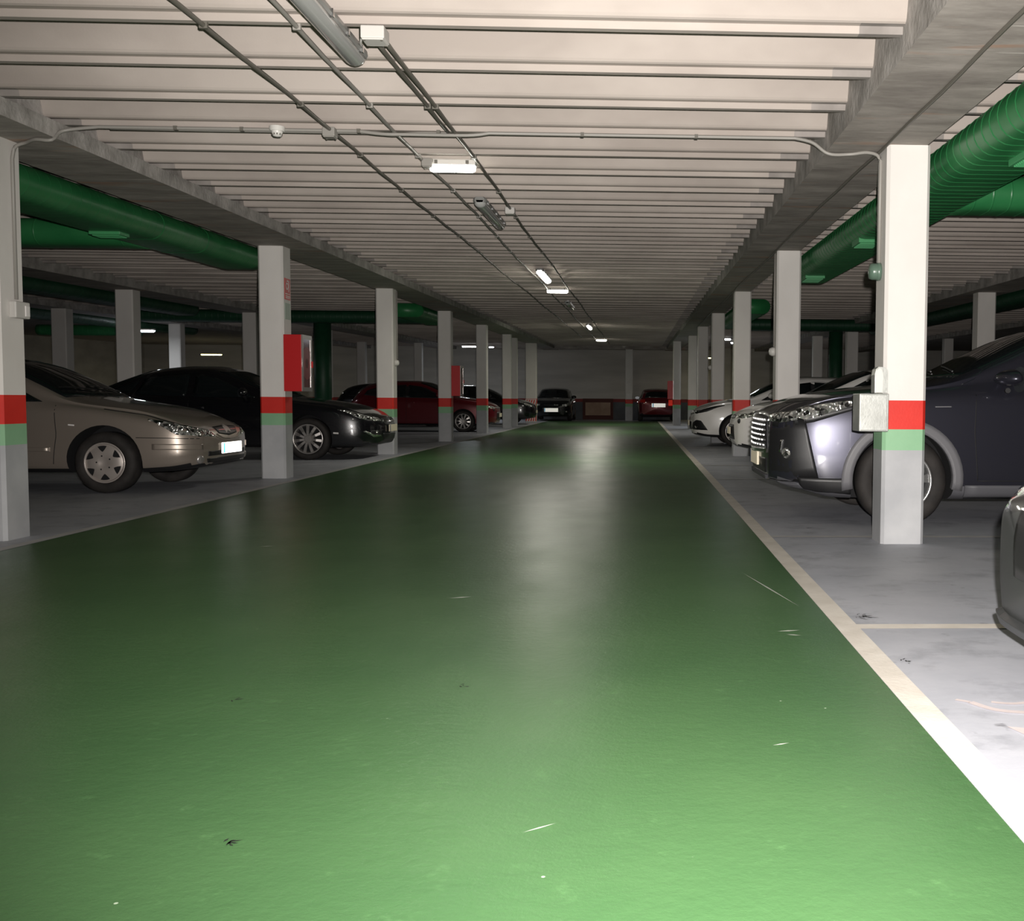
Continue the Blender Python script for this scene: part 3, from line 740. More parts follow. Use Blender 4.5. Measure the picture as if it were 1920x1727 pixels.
def wheel_mesh(R,rr,style,mname):
    key=(R,rr,style,mname)
    if key in _wheels: return _wheels[key]
    w=.105
    def me(bm,nm,m,sm=True):
        bmesh.ops.recalc_face_normals(bm,faces=bm.faces[:]); x=bpy.data.meshes.new(nm); bm.to_mesh(x); bm.free(); x.materials.append(m)
        for p in x.polygons: p.use_smooth=sm
        return x
    bm=bmesh.new(); lathe(bm,[(rr,-w+.012),(rr+.02,-w-.004),(R-.045,-w-.006),(R-.018,-w+.01),(R,-w+.035),(R,w-.035),(R-.02,w-.01),(rr,w)],48,'Y',close=True)
    tyre=me(bm,'tyre',M['tyre'])
    bm=bmesh.new(); lathe(bm,[(rr+.004,-w+.002),(rr-.004,-w-.004),(rr-.016,-w+.004),(rr-.024,-w+.04),(rr-.05,w-.04)],48,'Y')
    rim=me(bm,'rim_ring',M[mname])
    bm=bmesh.new(); lathe(bm,[(rr-.02,-w+.07),(0,-w+.075)],32,'Y'); disc=me(bm,'brake_disc',M['inner'])
    bm=bmesh.new(); y0=-w+.012
    if style=='cover':
        lathe(bm,[(rr-.012,y0+.004),(rr-.05,y0-.012),(rr*.5,y0-.022),(.05,y0-.016),(.03,y0-.006),(0,y0-.006)],48,'Y')
        for f in bm.faces: f.smooth=True
        for k in range(6):
            a0=2*PI*k/6+.25; 
            o_=[(rr*.86,-.27),(rr*.86,-.09),(rr*.86,.09),(rr*.86,.27),(rr*.72,.21),(rr*.60,.10),(rr*.55,0),(rr*.60,-.10),(rr*.72,-.21)]
            v=[bm.verts.new((r*math.cos(a0+t),y0-.0245+.010*max(0,(r/rr-.70))*5*.3,r*math.sin(a0+t))) for r,t in o_]; bm.faces.new(v).material_index=1
        for k in range(5):
            a0=2*PI*k/5; v=[bm.verts.new((.072*math.cos(a0)+.009*math.cos(t),y0-.0245,.072*math.sin(a0)+.009*math.sin(t))) for t in [PI*q/3 for q in range(6)]]; bm.faces.new(v).material_index=1
        sp=me(bm,'wheel_cover',M[mname]); sp.materials.append(M['inner'])
        _wheels[key]=(tyre,rim,disc,sp)
    else:
        n,dbl=style; lathe(bm,[(.062,y0+.03),(.062,y0-.006),(.05,y0-.014),(0,y0-.014)],24,'Y')
        for k in range(n):
            a0=2*PI*k/n
            for off in ((0,) if not dbl else (-.085,.085)):
                def pt(r,wd,y,sg): 
                    a=a0+off*(r/rr); return (r*math.cos(a)-sg*wd*math.sin(a),y,r*math.sin(a)+sg*wd*math.cos(a))
                wi,wo=(.020,.030*(10/n if n>8 else 1.0)) if not dbl else (.012,.020)
                st=[(.045,wi,y0-.008),(rr*.55,(wi+wo)/2,y0-.014),(rr-.012,wo,y0+.004)]
                ring_loft(bm,[[pt(r,wd*.75,y,-1),pt(r,wd*.75,y,1),pt(r,wd,y+.010,1),pt(r,wd*.8,y+.035,1),pt(r,wd*.8,y+.035,-1),pt(r,wd,y+.010,-1)] for r,wd,y in st])
        sp=me(bm,'spokes',M[mname],False)
        _wheels[key]=(tyre,rim,disc,sp)
    return _wheels[key]
def add_wheel(root,x,y,R,rr,style,mname,outer,ang=0.0,steer=0.0):
    ms=wheel_mesh(R,rr,style,mname)
    t=link('wheel',ms[0],root,(x,y,R)); t.rotation_euler=Euler((0,ang,(PI if outer>0 else 0)+steer),'XYZ')
    for m_,n in zip(ms[1:],('rim','brake_disc','wheel_cover' if style=='cover' else 'spokes','cover_holes')): link(n,m_,t)
    return t
def car(label,sp,pm,loc,rz,name='car'):
    t=empty(name,loc,rz); tag(t,label,'car'); B=Body(sp); L=B.L
    # body with wheel arches cut out
    me=bpy.data.meshes.new('body'); B.bm.to_mesh(me); B.bm.free()
    for m_ in (pm,sp.get('cladm',M['black_pl']),M['inner']): me.materials.append(m_)
    for p in me.polygons: p.use_smooth=True
    bo=link('body',me)
    R=sp['R']; Ra=sp.get('Ra',R+.045)
    bm=bmesh.new()
    for xw in sp['wx']:
        for sg in (-1,1):
            hw=B.F['hw'](xw); ya_,yb_=sorted((sg*(hw-.30),sg*(hw+.2)))
            ring_loft(bm,[[(xw+Ra*math.cos(2*PI*k/40),y,R+.01+Ra*math.sin(2*PI*k/40)) for k in range(40)] for y in (ya_,yb_)])
    bmesh.ops.recalc_face_normals(bm,faces=bm.faces[:])
    cm=bpy.data.meshes.new('cut'); bm.to_mesh(cm); bm.free(); cm.materials.append(M['inner']); co_=link('cut',cm)
    md=bo.modifiers.new('b','BOOLEAN'); md.object=co_; md.operation='DIFFERENCE'; md.solver='EXACT'
    try: md.material_mode='TRANSFER'
    except Exception: pass
    dg=bpy.context.evaluated_depsgraph_get(); nm=bpy.data.meshes.new_from_object(bo.evaluated_get(dg))
    bo.modifiers.clear(); bo.data=nm; bpy.data.objects.remove(co_); bo.parent=t
    try: nm.set_sharp_from_angle(angle=math.radians(48))
    except Exception: pass
    def S(sg): return lambda v:B.side(v.x,v.y,sg)
    def Fr(v): return B.front(v.x,v.y)
    def Bk(v): return B.back(v.x,v.y)
    N=lambda v:B.near(v)
    for sg in (-1,1):
        if 'dlo' in sp: patch('window_trim',B,sp['dlo'][0],sp['dlo'][1],S(sg),.002,M['black_pl'],t,24,6,.01)
        for up,lo in sp['win']: patch('side_window',B,up,lo,S(sg),.006,M['glass'],t,12,6)
        for a,b in sp.get('seams',[]):
            q=[(p[0]+.007,p[1]) if abs(a[0][0]-a[-1][0])<abs(a[0][1]-a[-1][1]) else (p[0],p[1]+.007) for p in a]
            patch('panel_gap',B,a,q,S(sg),.0015,M['seam'],t,14,2,.004)
        for hx,hz in sp.get('handles',[]):
            patch('door_handle',B,[(hx,hz),(hx+.17,hz+.005)],[(hx,hz-.028),(hx+.17,hz-.023)],S(sg),.028,sp.get('handm',pm),t,8,3,.002)
        for arch in sp.get('arches',[]):
            xw,ri,ro_,a0,a1=arch; A=[(xw+ri*math.cos(a0+(a1-a0)*k/24),R+.01+ri*math.sin(a0+(a1-a0)*k/24)) for k in range(25)]
            C=[(xw+ro_*math.cos(a0+(a1-a0)*k/24),R+.01+ro_*math.sin(a0+(a1-a0)*k/24)) for k in range(25)]
            patch('wheel_arch_trim',B,A,C,S(sg),.014,M['clad'],t,26,4,.03)
        for (nm_,A,C,off,mt,wrap) in sp.get('sidep',[]):
            A_=[(p[0],p[1]*sg,p[2]) for p in A] if wrap else A; C_=[(p[0],p[1]*sg,p[2]) for p in C] if wrap else C
            patch(nm_,B,A_,C_,N if wrap else S(sg),off,M[mt] if mt!='paint' else pm,t,16,6,.012)
        # mirror
        if 'mirror' in sp:
            x,z,s_=sp['mirror']; loc_,_=B.side(x,z-.04,sg); y=loc_.y+sg*.13
            bm=bmesh.new(); bmesh.ops.create_uvsphere(bm,u_segments=20,v_segments=12,radius=1)
            for v in bm.verts:
                c=v.co; k=1 if c.x<0 else .45; c.x*=.085*s_*k; c.y*=.125*s_; c.z*=(.085*s_ if s_<1.3 else .082)*(1.0 if c.z>0 else .62)
            mo=build('mirror',bm,pm,t,(x,y,z),smooth=True)
            bm=bmesh.new(); bmesh.ops.create_circle(bm,cap_ends=True,segments=20,radius=1)
            for v in bm.verts: c=v.co.copy(); v.co=Vector((.040*s_,c.x*.105*s_,c.y*.066*s_))
            build('mirror_glass',bm,M['mirror'],mo)
            bm=bmesh.new(); tube(bm,[(x-.01,y-sg*.05,z-.055*s_),(x+.0,loc_.y-sg*.01,z-.10)],.022); build('mirror_arm',bm,M['black_pl'],t)
        for fx,fy,fz,fr,mt in sp.get('fogs',[]):
            loc_,nr=B.near((fx,fy*sg,fz)); bm=bmesh.new(); lathe(bm,[(0,-.016),(fr*.7,-.014),(fr,-.004),(fr,.01)],20,'X')
            o=build('fog_lamp',bm,M[mt],t,loc_,smooth=True); o.rotation_euler=nr.to_track_quat('-X','Z').to_euler()
    for nm_,A,C,off,mt in sp.get('frontp',[]): patch(nm_,B,A,C,Fr,off,M[mt] if mt!='paint' else pm,t,20,6)
    for nm_,A,C,off,mt in sp.get('backp',[]): patch(nm_,B,A,C,Bk,off,M[mt] if mt!='paint' else pm,t,16,6)
    ws=sp['ws']; patch('windshield',B,ws[0],ws[1],N,.006,M['glass'],t,18,10)
    if 'rw' in sp: patch('rear_window',B,sp['rw'][0],sp['rw'][1],N,.006,M['glass'],t,14,8)
    if 'wipers' in sp:
        for y0,y1 in ((-.5,.05),(.05,.6)):
            pts=[]
            for k in range(7):
                u=k/6; l,n_=B.near(Vector(ws[0][0]).lerp(Vector(ws[0][-1]),(y0+(y1-y0)*u+.72)/1.44)+Vector((.05+.10*u,0,.04+.05*u))); pts.append(l+n_*.02)
            bm=bmesh.new(); tube(bm,pts,.007); build('wiper',bm,M['black_pl'],t)
    for (nm_,y,z,w_,h_,mt,prt) in sp.get('plates',[]):
        back_=nm_=='rear_plate'; loc_,nr=(B.back if back_ else B.front)(y,z); sx=1 if back_ else -1
        x=loc_.x+sx*prt; bm=bmesh.new(); box(bm,min(x,x-sx*.02),max(x,x-sx*.02),y-w_/2,y+w_/2,z-h_/2,z+h_/2,bev=.003)
        o=build('license_plate',bm,M[mt],t); x2=x+sx*.0015
        bm=bmesh.new(); box(bm,min(x,x2),max(x,x2),(y+sx*(-1)*w_/2) if False else y-w_/2 if sx<0 and False else y+(w_/2-.045)*(1 if sx<0 else -1)-.0225*(0),y+(w_/2-.045)*(1 if sx<0 else -1)+.040*(1 if sx<0 else 1),z-h_/2+.004,z+h_/2-.004)
        build('country_band',bm,M['plate_blue'] if mt=='plate' else M['band_dull'],o)
    for k,(x,s_,) in enumerate([(sp['wx'][0],0),(sp['wx'][1],0)]):
        for sg in (-1,1):
            add_wheel(t,x,sg*(B.F['hw'](x)-.105-.012),R,sp['rr'],sp['wstyle'],sp['wm'],sg,ang=.3+k*.5+sg*.4,steer=sp.get('steer',0) if k==0 else 0)
    return t,B

P_silver=paint('champagne_silver_paint',(.33,.282,.24),.34,.5)
P_black=paint('black_paint',(.006,.006,.008),.25,.1); P_rav=paint('dark_grey_metallic_paint',(.045,.045,.062),.30,.65)
P_white=paint('white_paint',(.86,.83,.80),.35,0); P_red=paint('dark_red_paint',(.13,.006,.012),.3,.25)
P_dark=paint('graphite_paint',(.018,.018,.020),.3,.4)
def quad(x0,x1,z0,z1): return [(x0,z1),(x1,z1)],[(x0,z0),(x1,z0)]

# champagne estate/hatch
xs=dict(L=4.3,hw=[(0,.60),(.08,.70),(.22,.78),(.45,.825),(.9,.845),(2.2,.85),(3.6,.84),(4.1,.78),(4.3,.68)],
 top=[(0,.66),(.10,.73),(.35,.82),(.7,.895),(1.1,.955),(1.36,1.0),(1.75,1.2),(2.15,1.36),(2.45,1.41),(2.9,1.42),(3.6,1.40),(4.05,1.25),(4.25,.98),(4.3,.85)],
 sh=[(0,.60),(.3,.72),(.8,.81),(1.4,.88),(2.2,.91),(3.6,.93),(4.1,.90),(4.3,.78)],
 rail=[(0,.64),(.6,.85),(1.3,.94),(1.75,1.10),(2.15,1.27),(2.5,1.335),(3.6,1.33),(4.1,1.1),(4.3,.82)],
 yr=[(0,.80),(1.3,.84),(1.75,.80),(2.2,.70),(3.5,.70),(4.1,.75),(4.3,.8)],
 bot=[(0,.27),(.3,.22),(.8,.20),(3.5,.2),(4.3,.30)],nose=.07,tail=.06,R=.315,rr=.205,Ra=.375,wx=(.97,3.5),wstyle='cover',wm='alloy_m',
 ws=([(1.44,-.70,.97),(1.36,-.4,1.0),(1.33,0,1.02),(1.36,.4,1.0),(1.44,.70,.97)],[(2.30,-.54,1.32),(2.25,-.3,1.37),(2.23,0,1.39),(2.25,.3,1.37),(2.30,.54,1.32)]),
 rw=([(4.12,-.55,1.2),(4.14,0,1.22),(4.12,.55,1.2)],[(4.3,-.6,.98),(4.32,0,.98),(4.3,.6,.98)]),
 win=[([(1.80,1.0),(2.25,1.24),(2.62,1.31)],[(1.66,.935),(2.1,.935),(2.62,.94)]),([(2.70,1.31),(3.15,1.315),(3.4,1.29)],[(2.70,.94),(3.1,.95),(3.45,.95)]),([(3.47,1.28),(3.85,1.19)],[(3.52,.955),(3.95,.96)])],
 seams=[([(1.50,.90),(1.47,.60),(1.52,.30)],0),([(2.64,.92),(2.66,.30)],0),([(3.5,.92),(3.38,.6),(3.1,.45)],0),([(.02,.555),(.3,.565),(.62,.57)],0),([(.10,.66),(.2,.70),(.55,.80),(1.0,.86)],0)],
 handles=[(2.42,.80),(3.25,.81)],mirror=(1.86,1.0,1.0),wipers=1,
 sidep=[('headlight',[(-.02,.44,.665),(.10,.60,.685),(.30,.745,.735),(.50,.80,.775)],[(-.05,.36,.575),(.05,.60,.575),(.22,.74,.60),(.50,.81,.765)],.006,'headlamp',True),
   ('side_trim',[(1.55,.47),(2.6,.475)],[(1.55,.43),(2.6,.435)],.010,'paint',False),('side_lamp',[(1.28,.705),(1.345,.71)],[(1.28,.69),(1.345,.695)],.006,'sign_white',False),
   ('bumper_strip',[(-.02,.60,.50),(.12,.72,.505),(.45,.83,.51)],[(-.02,.60,.44),(.12,.72,.445),(.45,.83,.45)],.008,'paint',True)],
 frontp=[('grille',[(-.30,.67),(0,.685),(.30,.67)],[(-.24,.60),(0,.575),(.24,.60)],.006,'black_pl'),('badge',[(-.05,.665),(0,.69),(.05,.665)],[(-.06,.60),(0,.62),(.06,.60)],.016,'alloy_m'),
   ('grille_bar',[(-.25,.642),(.25,.642)],[(-.25,.628),(.25,.628)],.012,'chrome'),('grille_trim',[(-.31,.60),(-.2,.565),(0,.55),(.2,.565),(.31,.60)],[(-.30,.59),(-.2,.553),(0,.537),(.2,.553),(.30,.59)],.012,'paint'),
   ('lower_grille',[(-.50,.42),(0,.43),(.50,.42)],[(-.50,.37),(0,.375),(.50,.37)],.004,'black_pl'),('lower_grille',[(-.52,.345),(0,.35),(.52,.345)],[(-.50,.30),(0,.30),(.50,.30)],.004,'black_pl')],
 fogs=[(0.03,.60,.34,.045,'alloy')],plates=[('p',0,.445,.52,.115,'plate',.015)])
def squeeze(sp,x0,d):
    """shorten everything ahead of x0 by d in total, slide the rest forward by d"""
    f=lambda x: x*(x0-d)/x0 if 0<x<=x0 else (x-d if x>x0 else x)
    g=lambda pts: [(f(q[0]),)+tuple(q[1:]) for q in pts]
    o=dict(sp); o['L']=sp['L']-d
    for k in ('hw','top','sh','rail','yr','bot','handles'): o[k]=g(sp[k])
    for k in ('ws','rw'): o[k]=(g(sp[k][0]),g(sp[k][1]))
    o['win']=[(g(a),g(b)) for a,b in sp['win']]; o['seams']=[(g(a),b) for a,b in sp['seams']]
    o['mirror']=(f(sp['mirror'][0]),)+tuple(sp['mirror'][1:]); o['wx']=tuple(f(x) for x in sp['wx'])
    o['sidep']=[(q[0],g(q[1]),g(q[2]))+tuple(q[3:]) for q in sp['sidep']]
    return o
xs=squeeze(xs,1.66,.13)
car_s,_=car('champagne silver car with plain wheel covers, nearest on the left between the first two columns',xs,P_silver,(-4.56,11.72,0),PI)

# black saloon
bk=dict(L=4.78,hw=[(0,.62),(.08,.73),(.22,.82),(.5,.885),(.95,.91),(2.4,.915),(4.0,.90),(4.5,.82),(4.78,.70)],
 top=[(0,.70),(.10,.77),(.4,.87),(.8,.935),(1.2,.985),(1.45,1.02),(1.9,1.24),(2.35,1.43),(2.7,1.50),(3.0,1.50),(3.5,1.455),(4.0,1.31),(4.4,1.14),(4.65,1.08),(4.78,.92)],
 sh=[(0,.62),(.3,.75),(.8,.85),(1.5,.92),(2.5,.95),(3.9,1.0),(4.5,1.0),(4.78,.85)],
 rail=[(0,.66),(.6,.88),(1.4,.97),(1.9,1.15),(2.4,1.35),(2.8,1.41),(3.5,1.36),(4.1,1.15),(4.5,1.04),(4.78,.88)],
 yr=[(0,.80),(1.4,.84),(1.9,.78),(2.4,.68),(3.5,.68),(4.2,.76),(4.78,.8)],
 bot=[(0,.24),(.3,.20),(.8,.19),(4.0,.2),(4.78,.30)],nose=.13,tail=.08,R=.335,rr=.235,Ra=.378,wx=(1.0,3.72),wstyle=(11,False),wm='alloy',
 ws=([(1.52,-.74,.99),(1.42,-.4,1.02),(1.38,0,1.04),(1.42,.4,1.02),(1.52,.74,.99)],[(2.48,-.56,1.40),(2.42,-.3,1.45),(2.40,0,1.47),(2.42,.3,1.45),(2.48,.56,1.40)]),
 rw=([(3.6,-.5,1.42),(3.58,0,1.44),(3.6,.5,1.42)],[(4.3,-.6,1.14),(4.34,0,1.16),(4.3,.6,1.14)]),
 win=[([(2.0,1.07),(2.5,1.30),(2.82,1.37)],[(1.84,.99),(2.3,.99),(2.82,.99)]),([(2.92,1.37),(3.35,1.345),(3.62,1.28)],[(2.92,1.0),(3.3,1.01),(3.72,1.03)]),([(3.70,1.26),(4.0,1.14)],[(3.80,1.045),(4.08,1.08)])],
 seams=[([(1.62,.94),(1.58,.6),(1.62,.3)],0),([(2.85,.97),(2.88,.3)],0),([(3.75,1.0),(3.62,.65),(3.34,.5)],0)],
 handles=[(2.62,.84),(3.5,.87)],mirror=(2.0,1.06,1.0),wipers=1,
 sidep=[('headlight',[(-.04,.46,.705),(.10,.66,.73),(.34,.80,.79),(.56,.865,.83)],[(-.06,.42,.625),(.05,.64,.615),(.22,.76,.65),(.56,.87,.82)],.006,'headlamp',True),
  ('fog_trim',[(-.02,.48,.40),(.06,.64,.405),(.16,.75,.47)],[(-.02,.46,.375),(.06,.64,.375),(.175,.76,.455)],.014,'chrome',True),('fog_recess',[(-.02,.46,.47),(.08,.68,.47)],[(-.02,.46,.40),(.08,.68,.40)],.005,'black_pl',True),
  ('side_lamp',[(.52,.44),(.60,.445)],[(.52,.415),(.60,.42)],.008,'sign_white',False)],
 frontp=[('grille',[(-.40,.66),(0,.675),(.40,.66)],[(-.34,.55),(0,.53),(.34,.55)],.004,'black_pl'),('grille_bar',[(-.38,.625),(0,.635),(.38,.625)],[(-.37,.60),(0,.607),(.37,.60)],.015,'chrome'),
  ('badge',[(-.045,.665),(0,.675),(.045,.665)],[(-.045,.595),(0,.585),(.045,.595)],.024,'chrome'),('lower_grille',[(-.42,.42),(.42,.42)],[(-.38,.30),(.38,.30)],.004,'black_pl')],
 fogs=[(.0,.58,.44,.036,'headlamp')],plates=[('p',0,.50,.52,.115,'plate_y',.02)])
car('black saloon with many-spoked silver wheels, behind the second left column',bk,P_black,(-4.25,17.72,0),PI)

# dark grey SUV
rv=dict(L=4.6,hw=[(0,.64),(.06,.74),(.16,.82),(.35,.875),(.7,.915),(1.1,.93),(3.6,.93),(4.2,.88),(4.6,.76)],
 top=[(0,.90),(.07,.955),(.3,1.04),(.7,1.105),(1.1,1.15),(1.4,1.20),(1.85,1.42),(2.3,1.61),(2.65,1.67),(3.2,1.68),(4.0,1.63),(4.35,1.45),(4.55,1.15),(4.6,1.0)],
 sh=[(0,.84),(.3,.95),(.8,1.02),(1.4,1.07),(2.4,1.08),(3.8,1.12),(4.3,1.1),(4.6,.95)],
 rail=[(0,.87),(.6,1.05),(1.3,1.13),(1.85,1.31),(2.3,1.50),(2.7,1.59),(3.8,1.57),(4.3,1.38),(4.6,.98)],
 yr=[(0,.84),(1.3,.86),(1.85,.80),(2.4,.72),(3.8,.72),(4.6,.8)],
 bot=[(0,.34),(.25,.27),(.5,.21),(1,.2),(3.6,.21),(4.6,.36)],nose=.06,tail=.08,R=.36,rr=.235,Ra=.42,wx=(1.02,3.70),wstyle=(5,True),wm='alloy_b',clad=.31,cladm=M['dark_pl'],
 ws=([(1.50,-.78,1.12),(1.38,-.4,1.18),(1.33,0,1.2),(1.38,.4,1.18),(1.50,.78,1.12)],[(2.45,-.62,1.56),(2.38,-.3,1.62),(2.36,0,1.64),(2.38,.3,1.62),(2.45,.62,1.56)]),
 rw=([(4.28,-.55,1.5),(4.3,0,1.52),(4.28,.55,1.5)],[(4.55,-.62,1.15),(4.58,0,1.15),(4.55,.62,1.15)]),
 win=[([(1.98,1.24),(2.45,1.47),(2.75,1.53)],[(1.84,1.14),(2.3,1.145),(2.75,1.15)]),([(2.85,1.54),(3.3,1.54),(3.65,1.50)],[(2.85,1.15),(3.3,1.16),(3.75,1.2)]),([(3.75,1.48),(4.05,1.40)],[(3.85,1.22),(4.1,1.26)])],
 seams=[([(1.60,1.05),(1.585,.75),(1.62,.36)],0),([(2.80,1.1),(2.82,.36)],0),([(1.62,.36),(2.8,.36)],0),([(.15,.97),(.6,1.03),(1.2,1.075)],0)],
 handles=[(2.55,.98),(3.45,1.0)],mirror=(1.86,1.17,1.55),wipers=1,
 arches=[(1.02,.40,.485,-.18,PI+.18),(3.70,.40,.485,-.18,PI+.18)],
 sidep=[('headlight',[(-.01,.54,.93),(.12,.74,.955),(.36,.86,.998),(.80,.905,1.045)],[(-.02,.55,.83),(.10,.72,.81),(.32,.86,.86),(.80,.915,1.02)],.006,'headlamp',True),
  ('headlight_housing',[(-.03,.50,.950),(.12,.74,.972),(.36,.86,1.015),(.84,.905,1.06)],[(-.03,.50,.80),(.10,.72,.775),(.32,.86,.825),(.88,.915,1.0)],.002,'black_pl',True),
  ('daytime_lamp',[(.0,.60,.925),(.05,.66,.93)],[(.02,.655,.82),(.07,.70,.835)],.014,'headlamp',True),
  ('bumper_corner',[(-.02,.58,.84),(.12,.75,.85),(.25,.83,.86)],[(-.02,.58,.34),(.12,.75,.34),(.36,.86,.37)],.003,'black_pl',True),
  ('lower_bumper',[(.20,.80,.385),(.40,.87,.38),(.61,.92,.375)],[(.24,.80,.235),(.40,.87,.225),(.61,.92,.22)],.010,'black_pl',True),
  ('fog_bar',[(.09,.735,.68),(.105,.745,.68)],[(.07,.73,.58),(.085,.74,.58)],.015,'chrome',True),
  ('skid_plate',[(.05,.66,.33),(.20,.80,.33)],[(.12,.62,.275),(.26,.80,.26)],.008,'dark_pl',True),
  ('sill',[(1.52,.33),(3.2,.33)],[(1.52,.23),(3.2,.23)],.014,'dark_pl',False),('name_badge',[(1.27,.955),(1.40,.957)],[(1.27,.947),(1.40,.949)],.005,'clad',False)],
 frontp=[('grille',[(-.52,.86),(0,.88),(.52,.86)],[(-.56,.60),(0,.58),(.56,.60)],.004,'black_pl'),('grille_frame',[(-.56,.60),(0,.59),(.56,.60)],[(-.54,.565),(0,.555),(.54,.565)],.014,'chrome'),
  ('lower_grille',[(-.54,.52),(.54,.52)],[(-.50,.40),(.50,.40)],.004,'black_pl'),('lower_lip',[(-.55,.385),(.55,.385)],[(-.50,.35),(.50,.35)],.02,'dark_pl')],
 fogs=[(.13,.755,.575,.042,'headlamp')],plates=[('p',0,.505,  .52,.115,'plate_y',.02)])
car_r,BR=car('dark grey metallic SUV with grey wheel arches behind the nearest right column',rv,P_rav,(1.08,9.12,0),0)
# chrome studs of the mesh grille
bm=bmesh.new()
for r in range(6):
    for c_ in range(9):
        y=-.46+c_*.115+(r%2)*.05; z=.625+r*.042
        if abs(y)>.52: continue
        l,n_=BR.front(y,z); box(bm,l.x-.016,l.x-.004,l.y-.016,l.y+.016,l.z-.006,l.z+.006)
o=build('grille_mesh',bm,M['alloy_b'],car_r); o['kind']='stuff'

# white compact
wa=dict(L=4.2,hw=[(0,.62),(.06,.72),(.18,.80),(.4,.86),(.9,.89),(3.3,.89),(3.9,.83),(4.2,.70)],
 top=[(0,.76),(.08,.83),(.35,.93),(.7,1.0),(1.05,1.05),(1.6,1.31),(2.05,1.48),(2.4,1.52),(3.1,1.51),(3.7,1.42),(4.05,1.2),(4.2,.95)],
 sh=[(0,.70),(.3,.82),(.8,.90),(1.3,.94),(2.2,.97),(3.5,1.02),(3.9,1.0),(4.2,.85)],
 rail=[(0,.73),(.5,.92),(1.0,.99),(1.6,1.20),(2.05,1.38),(2.45,1.44),(3.2,1.42),(3.8,1.25),(4.2,.9)],
 yr=[(0,.84),(1.0,.86),(1.6,.80),(2.1,.72),(3.4,.72),(4.2,.8)],
 bot=[(0,.26),(.3,.21),(.8,.2),(3.4,.2),(4.2,.32)],nose=.08,tail=.07,R=.315,rr=.21,Ra=.36,wx=(.88,3.45),wstyle=(10,False),wm='alloy',
 ws=([(1.18,-.74,.99),(1.06,-.4,1.04),(1.02,0,1.06),(1.06,.4,1.04),(1.18,.74,.99)],[(2.16,-.58,1.43),(2.10,-.3,1.47),(2.07,0,1.49),(2.10,.3,1.47),(2.16,.58,1.43)]),
 rw=([(3.82,-.5,1.36),(3.84,0,1.38),(3.82,.5,1.36)],[(4.1,-.6,1.08),(4.13,0,1.08),(4.1,.6,1.08)]),
 dlo=([(1.52,1.06),(2.05,1.33),(2.6,1.40),(3.2,1.37),(3.7,1.22)],[(1.40,.99),(2.0,1.0),(2.6,1.01),(3.2,1.02),(3.8,1.08)]),
 win=[([(1.62,1.07),(2.1,1.32),(2.48,1.375)],[(1.50,1.005),(2.0,1.01),(2.48,1.02)]),([(2.56,1.38),(3.0,1.365),(3.3,1.33)],[(2.56,1.02),(3.0,1.03),(3.38,1.04)])],
 seams=[([(1.38,.95),(1.36,.6),(1.40,.3)],0),([(2.52,.98),(2.54,.3)],0)],handles=[(2.3,.88),(3.1,.90)],mirror=(1.62,1.08,1.0),
 sidep=[('headlight',[(.0,.50,.80),(.12,.70,.83),(.34,.80,.875),(.52,.84,.90)],[(-.02,.50,.70),(.08,.68,.69),(.24,.78,.73),(.52,.85,.885)],.006,'headlamp',True)],
 frontp=[('grille',[(-.38,.60),(.38,.60)],[(-.42,.36),(.42,.36)],.004,'black_pl'),('upper_grille',[(-.34,.75),(0,.76),(.34,.75)],[(-.30,.70),(0,.69),(.30,.70)],.004,'black_pl')],
 fogs=[(.02,.62,.66,.040,'black_pl')],plates=[('p',0,.50,.50,.115,'plate_y',.03)])
car('white compact car with a round dark bumper opening, between the second and third right columns',wa,P_white,(1.60,17.3,0),0)
cl=dict(wa); cl.update(R=.33,rr=.235,Ra=.375,wstyle=(5,True),wm='alloy',
 sidep=[('headlight',[(-.02,.46,.785),(.12,.70,.81),(.34,.80,.87),(.62,.86,.915)],[(-.03,.46,.70),(.08,.68,.69),(.28,.79,.745),(.62,.865,.895)],.006,'black_pl',True),
   ('headlamp_lens',[(.02,.58,.76),(.12,.70,.775)],[(.02,.58,.715),(.11,.69,.72)],.012,'headlamp',True),
   ('bumper_vent',[(-.03,.50,.52),(.08,.68,.57),(.16,.74,.55)],[(-.02,.42,.37),(.12,.70,.37),(.28,.80,.36)],.004,'black_pl',True)],
 frontp=[('grille',[(-.44,.76),(0,.78),(.44,.76)],[(-.42,.70),(0,.68),(.42,.70)],.004,'black_pl'),('lower_grille',[(-.38,.54),(.38,.54)],[(-.40,.36),(.40,.36)],.004,'black_pl')],fogs=[(.05,.63,.42,.035,'headlamp')])
car('white hatchback with black slanted bumper vent, between the third and fourth right columns',cl,P_white,(1.20,22.95,0),0)
# far cars share simpler versions of the compact
rd=dict(wa); rd.update(wstyle=(10,False),R=.32,rr=.225)
car('dark red hatchback with silver spoked wheels, behind the third and fourth left columns',rd,P_red,(-4.28,31.9,0),PI)
car('black hatchback far down on the left, its nose beside the striped column',dict(wa),P_black,(-4.12,41.6,0),PI)
car('dark car mostly hidden behind the red hatchback on the left',dict(wa),P_dark,(-6.35,37.6,0),PI)
fb=dict(wa); fb.update(plates=[('p',0,.50,.62,.17,'plate',.03)],fogs=[(.0,.66,.74,.06,'sign_white'),(.02,.70,.42,.04,'headlamp')],
 frontp=wa['frontp']+[('badge',[(-.30,.77),(-.14,.77)],[(-.30,.71),(-.14,.71)],.012,'chrome')])
car('black car facing the lane by the end wall, left of the brown panel',fb,P_black,(-3.92,47.3,0),PI/2)
fr=dict(wa); fr.update(plates=[('rear_plate',0.05,.74,.62,.17,'plate',.03)],
 backp=[('tail_lamp',[(-.82,1.0),(-.55,1.0)],[(-.82,.86),(-.55,.86)],.01,'taillight'),('tail_lamp',[(.50,.98),(.82,.98)],[(.50,.72),(.82,.72)],.012,'reflector')])
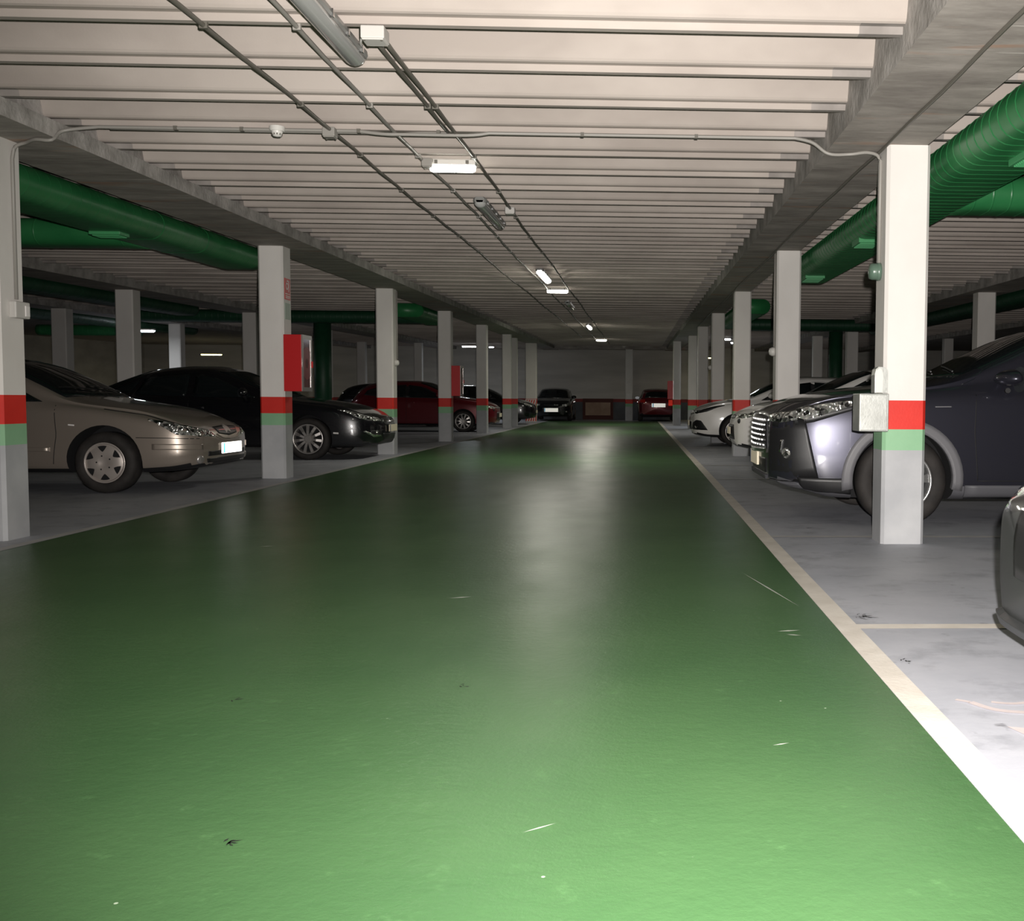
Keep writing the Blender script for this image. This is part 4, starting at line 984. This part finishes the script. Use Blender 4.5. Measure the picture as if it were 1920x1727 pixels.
car('dark red car seen from behind at the end wall, right of the lone column',fr,P_red,(.86,51.6,0),-PI/2)
# the car whose bumper corner enters the frame on the right
ed=dict(wa); ed.update(bot=[(0,.19),(.3,.18),(.8,.2),(3.4,.2),(4.2,.32)],plates=[],fogs=[],clad=.60,cladm=M['bumper'],
 top=[(0,.68),(.08,.75),(.35,.88),(.7,.97),(1.05,1.03)]+wa['top'][5:],sh=[(0,.60),(.3,.76),(.8,.88)]+wa['sh'][3:],rail=[(0,.64),(.5,.87),(1.0,.97)]+wa['rail'][3:],
 frontp=[('grille',[(-.34,.62),(.34,.62)],[(-.30,.40),(.30,.40)],.004,'black_pl'),('lower_lip',[(-.60,.235),(.60,.235)],[(-.58,.20),(.58,.20)],.03,'bumper')])
car('dark car at the right edge of the picture, only its bumper corner in view',ed,P_dark,(1.35,3.2,0),0)
#@@CARS_END

# things that come in numbers share a group
GROUPS={'column':'square painted columns of the garage','ceiling_lamp':'lamps under the garage ceiling','conduit':'electric conduits','car':'parked cars',
 'junction_box':'junction boxes on the ceiling','alarm_bell':'round bells on the columns','fire_hose_cabinet':'fire hose cabinets on the columns','ventilation_duct':'green ventilation ducts'}
for o in list(bpy.data.objects):
    k=o.name.split('.')[0]
    if o.parent is None and k in GROUPS and o.get('label'): o['group']=GROUPS[k]
# ---------------------------------------------------------------- light
fd=bpy.data.lights.new('camera_flash','SPOT'); fd.energy=FLASH if 'FLASH' in globals() else 900
fd.spot_size=math.radians(98); fd.spot_blend=1.0; fd.shadow_soft_size=.02; fd.color=(1,.95,.905)
fo=bpy.data.objects.new('camera_flash',fd); COL.objects.link(fo)
w=bpy.data.worlds.new('world'); SC.world=w; w.use_nodes=True
w.node_tree.nodes['Background'].inputs[0].default_value=(.5,.55,.6,1); w.node_tree.nodes['Background'].inputs[1].default_value=.0
# ---------------------------------------------------------------- camera
f,pi_,ya,ro,cx=1959.1667,.0580378,-.0399812,.0062319,1274.84
c,s=math.cos(ya),math.sin(ya); R_=Vector((c,s,0)); Fh=Vector((-s,c,0)); Z=Vector((0,0,1))
F_=math.cos(pi_)*Fh-math.sin(pi_)*Z; U_=math.sin(pi_)*Fh+math.cos(pi_)*Z
Rr=math.cos(ro)*R_+math.sin(ro)*U_; Ur=-math.sin(ro)*R_+math.cos(ro)*U_
mx=Matrix((( Rr.x,Ur.x,-F_.x,0),(Rr.y,Ur.y,-F_.y,0),(Rr.z,Ur.z,-F_.z,CH),(0,0,0,1)))
cd=bpy.data.cameras.new('camera'); co=bpy.data.objects.new('camera',cd); COL.objects.link(co)
co.matrix_world=mx; cd.sensor_width=36; cd.lens=36*f/1920; cd.shift_x=-(cx-960)/1920; cd.clip_start=.05; cd.clip_end=200
SC.camera=co
aim=F_+Rr*FLX+Ur*FLZ
fo.matrix_world=Matrix.Translation(Vector((0,0,CH))+Rr*.06+Ur*.10)@aim.to_track_quat('-Z','Y').to_matrix().to_4x4()
vs=SC.view_settings; vs.view_transform='Standard'; vs.look='None'; vs.gamma=1; vs.use_curve_mapping=False; vs.exposure=0.15
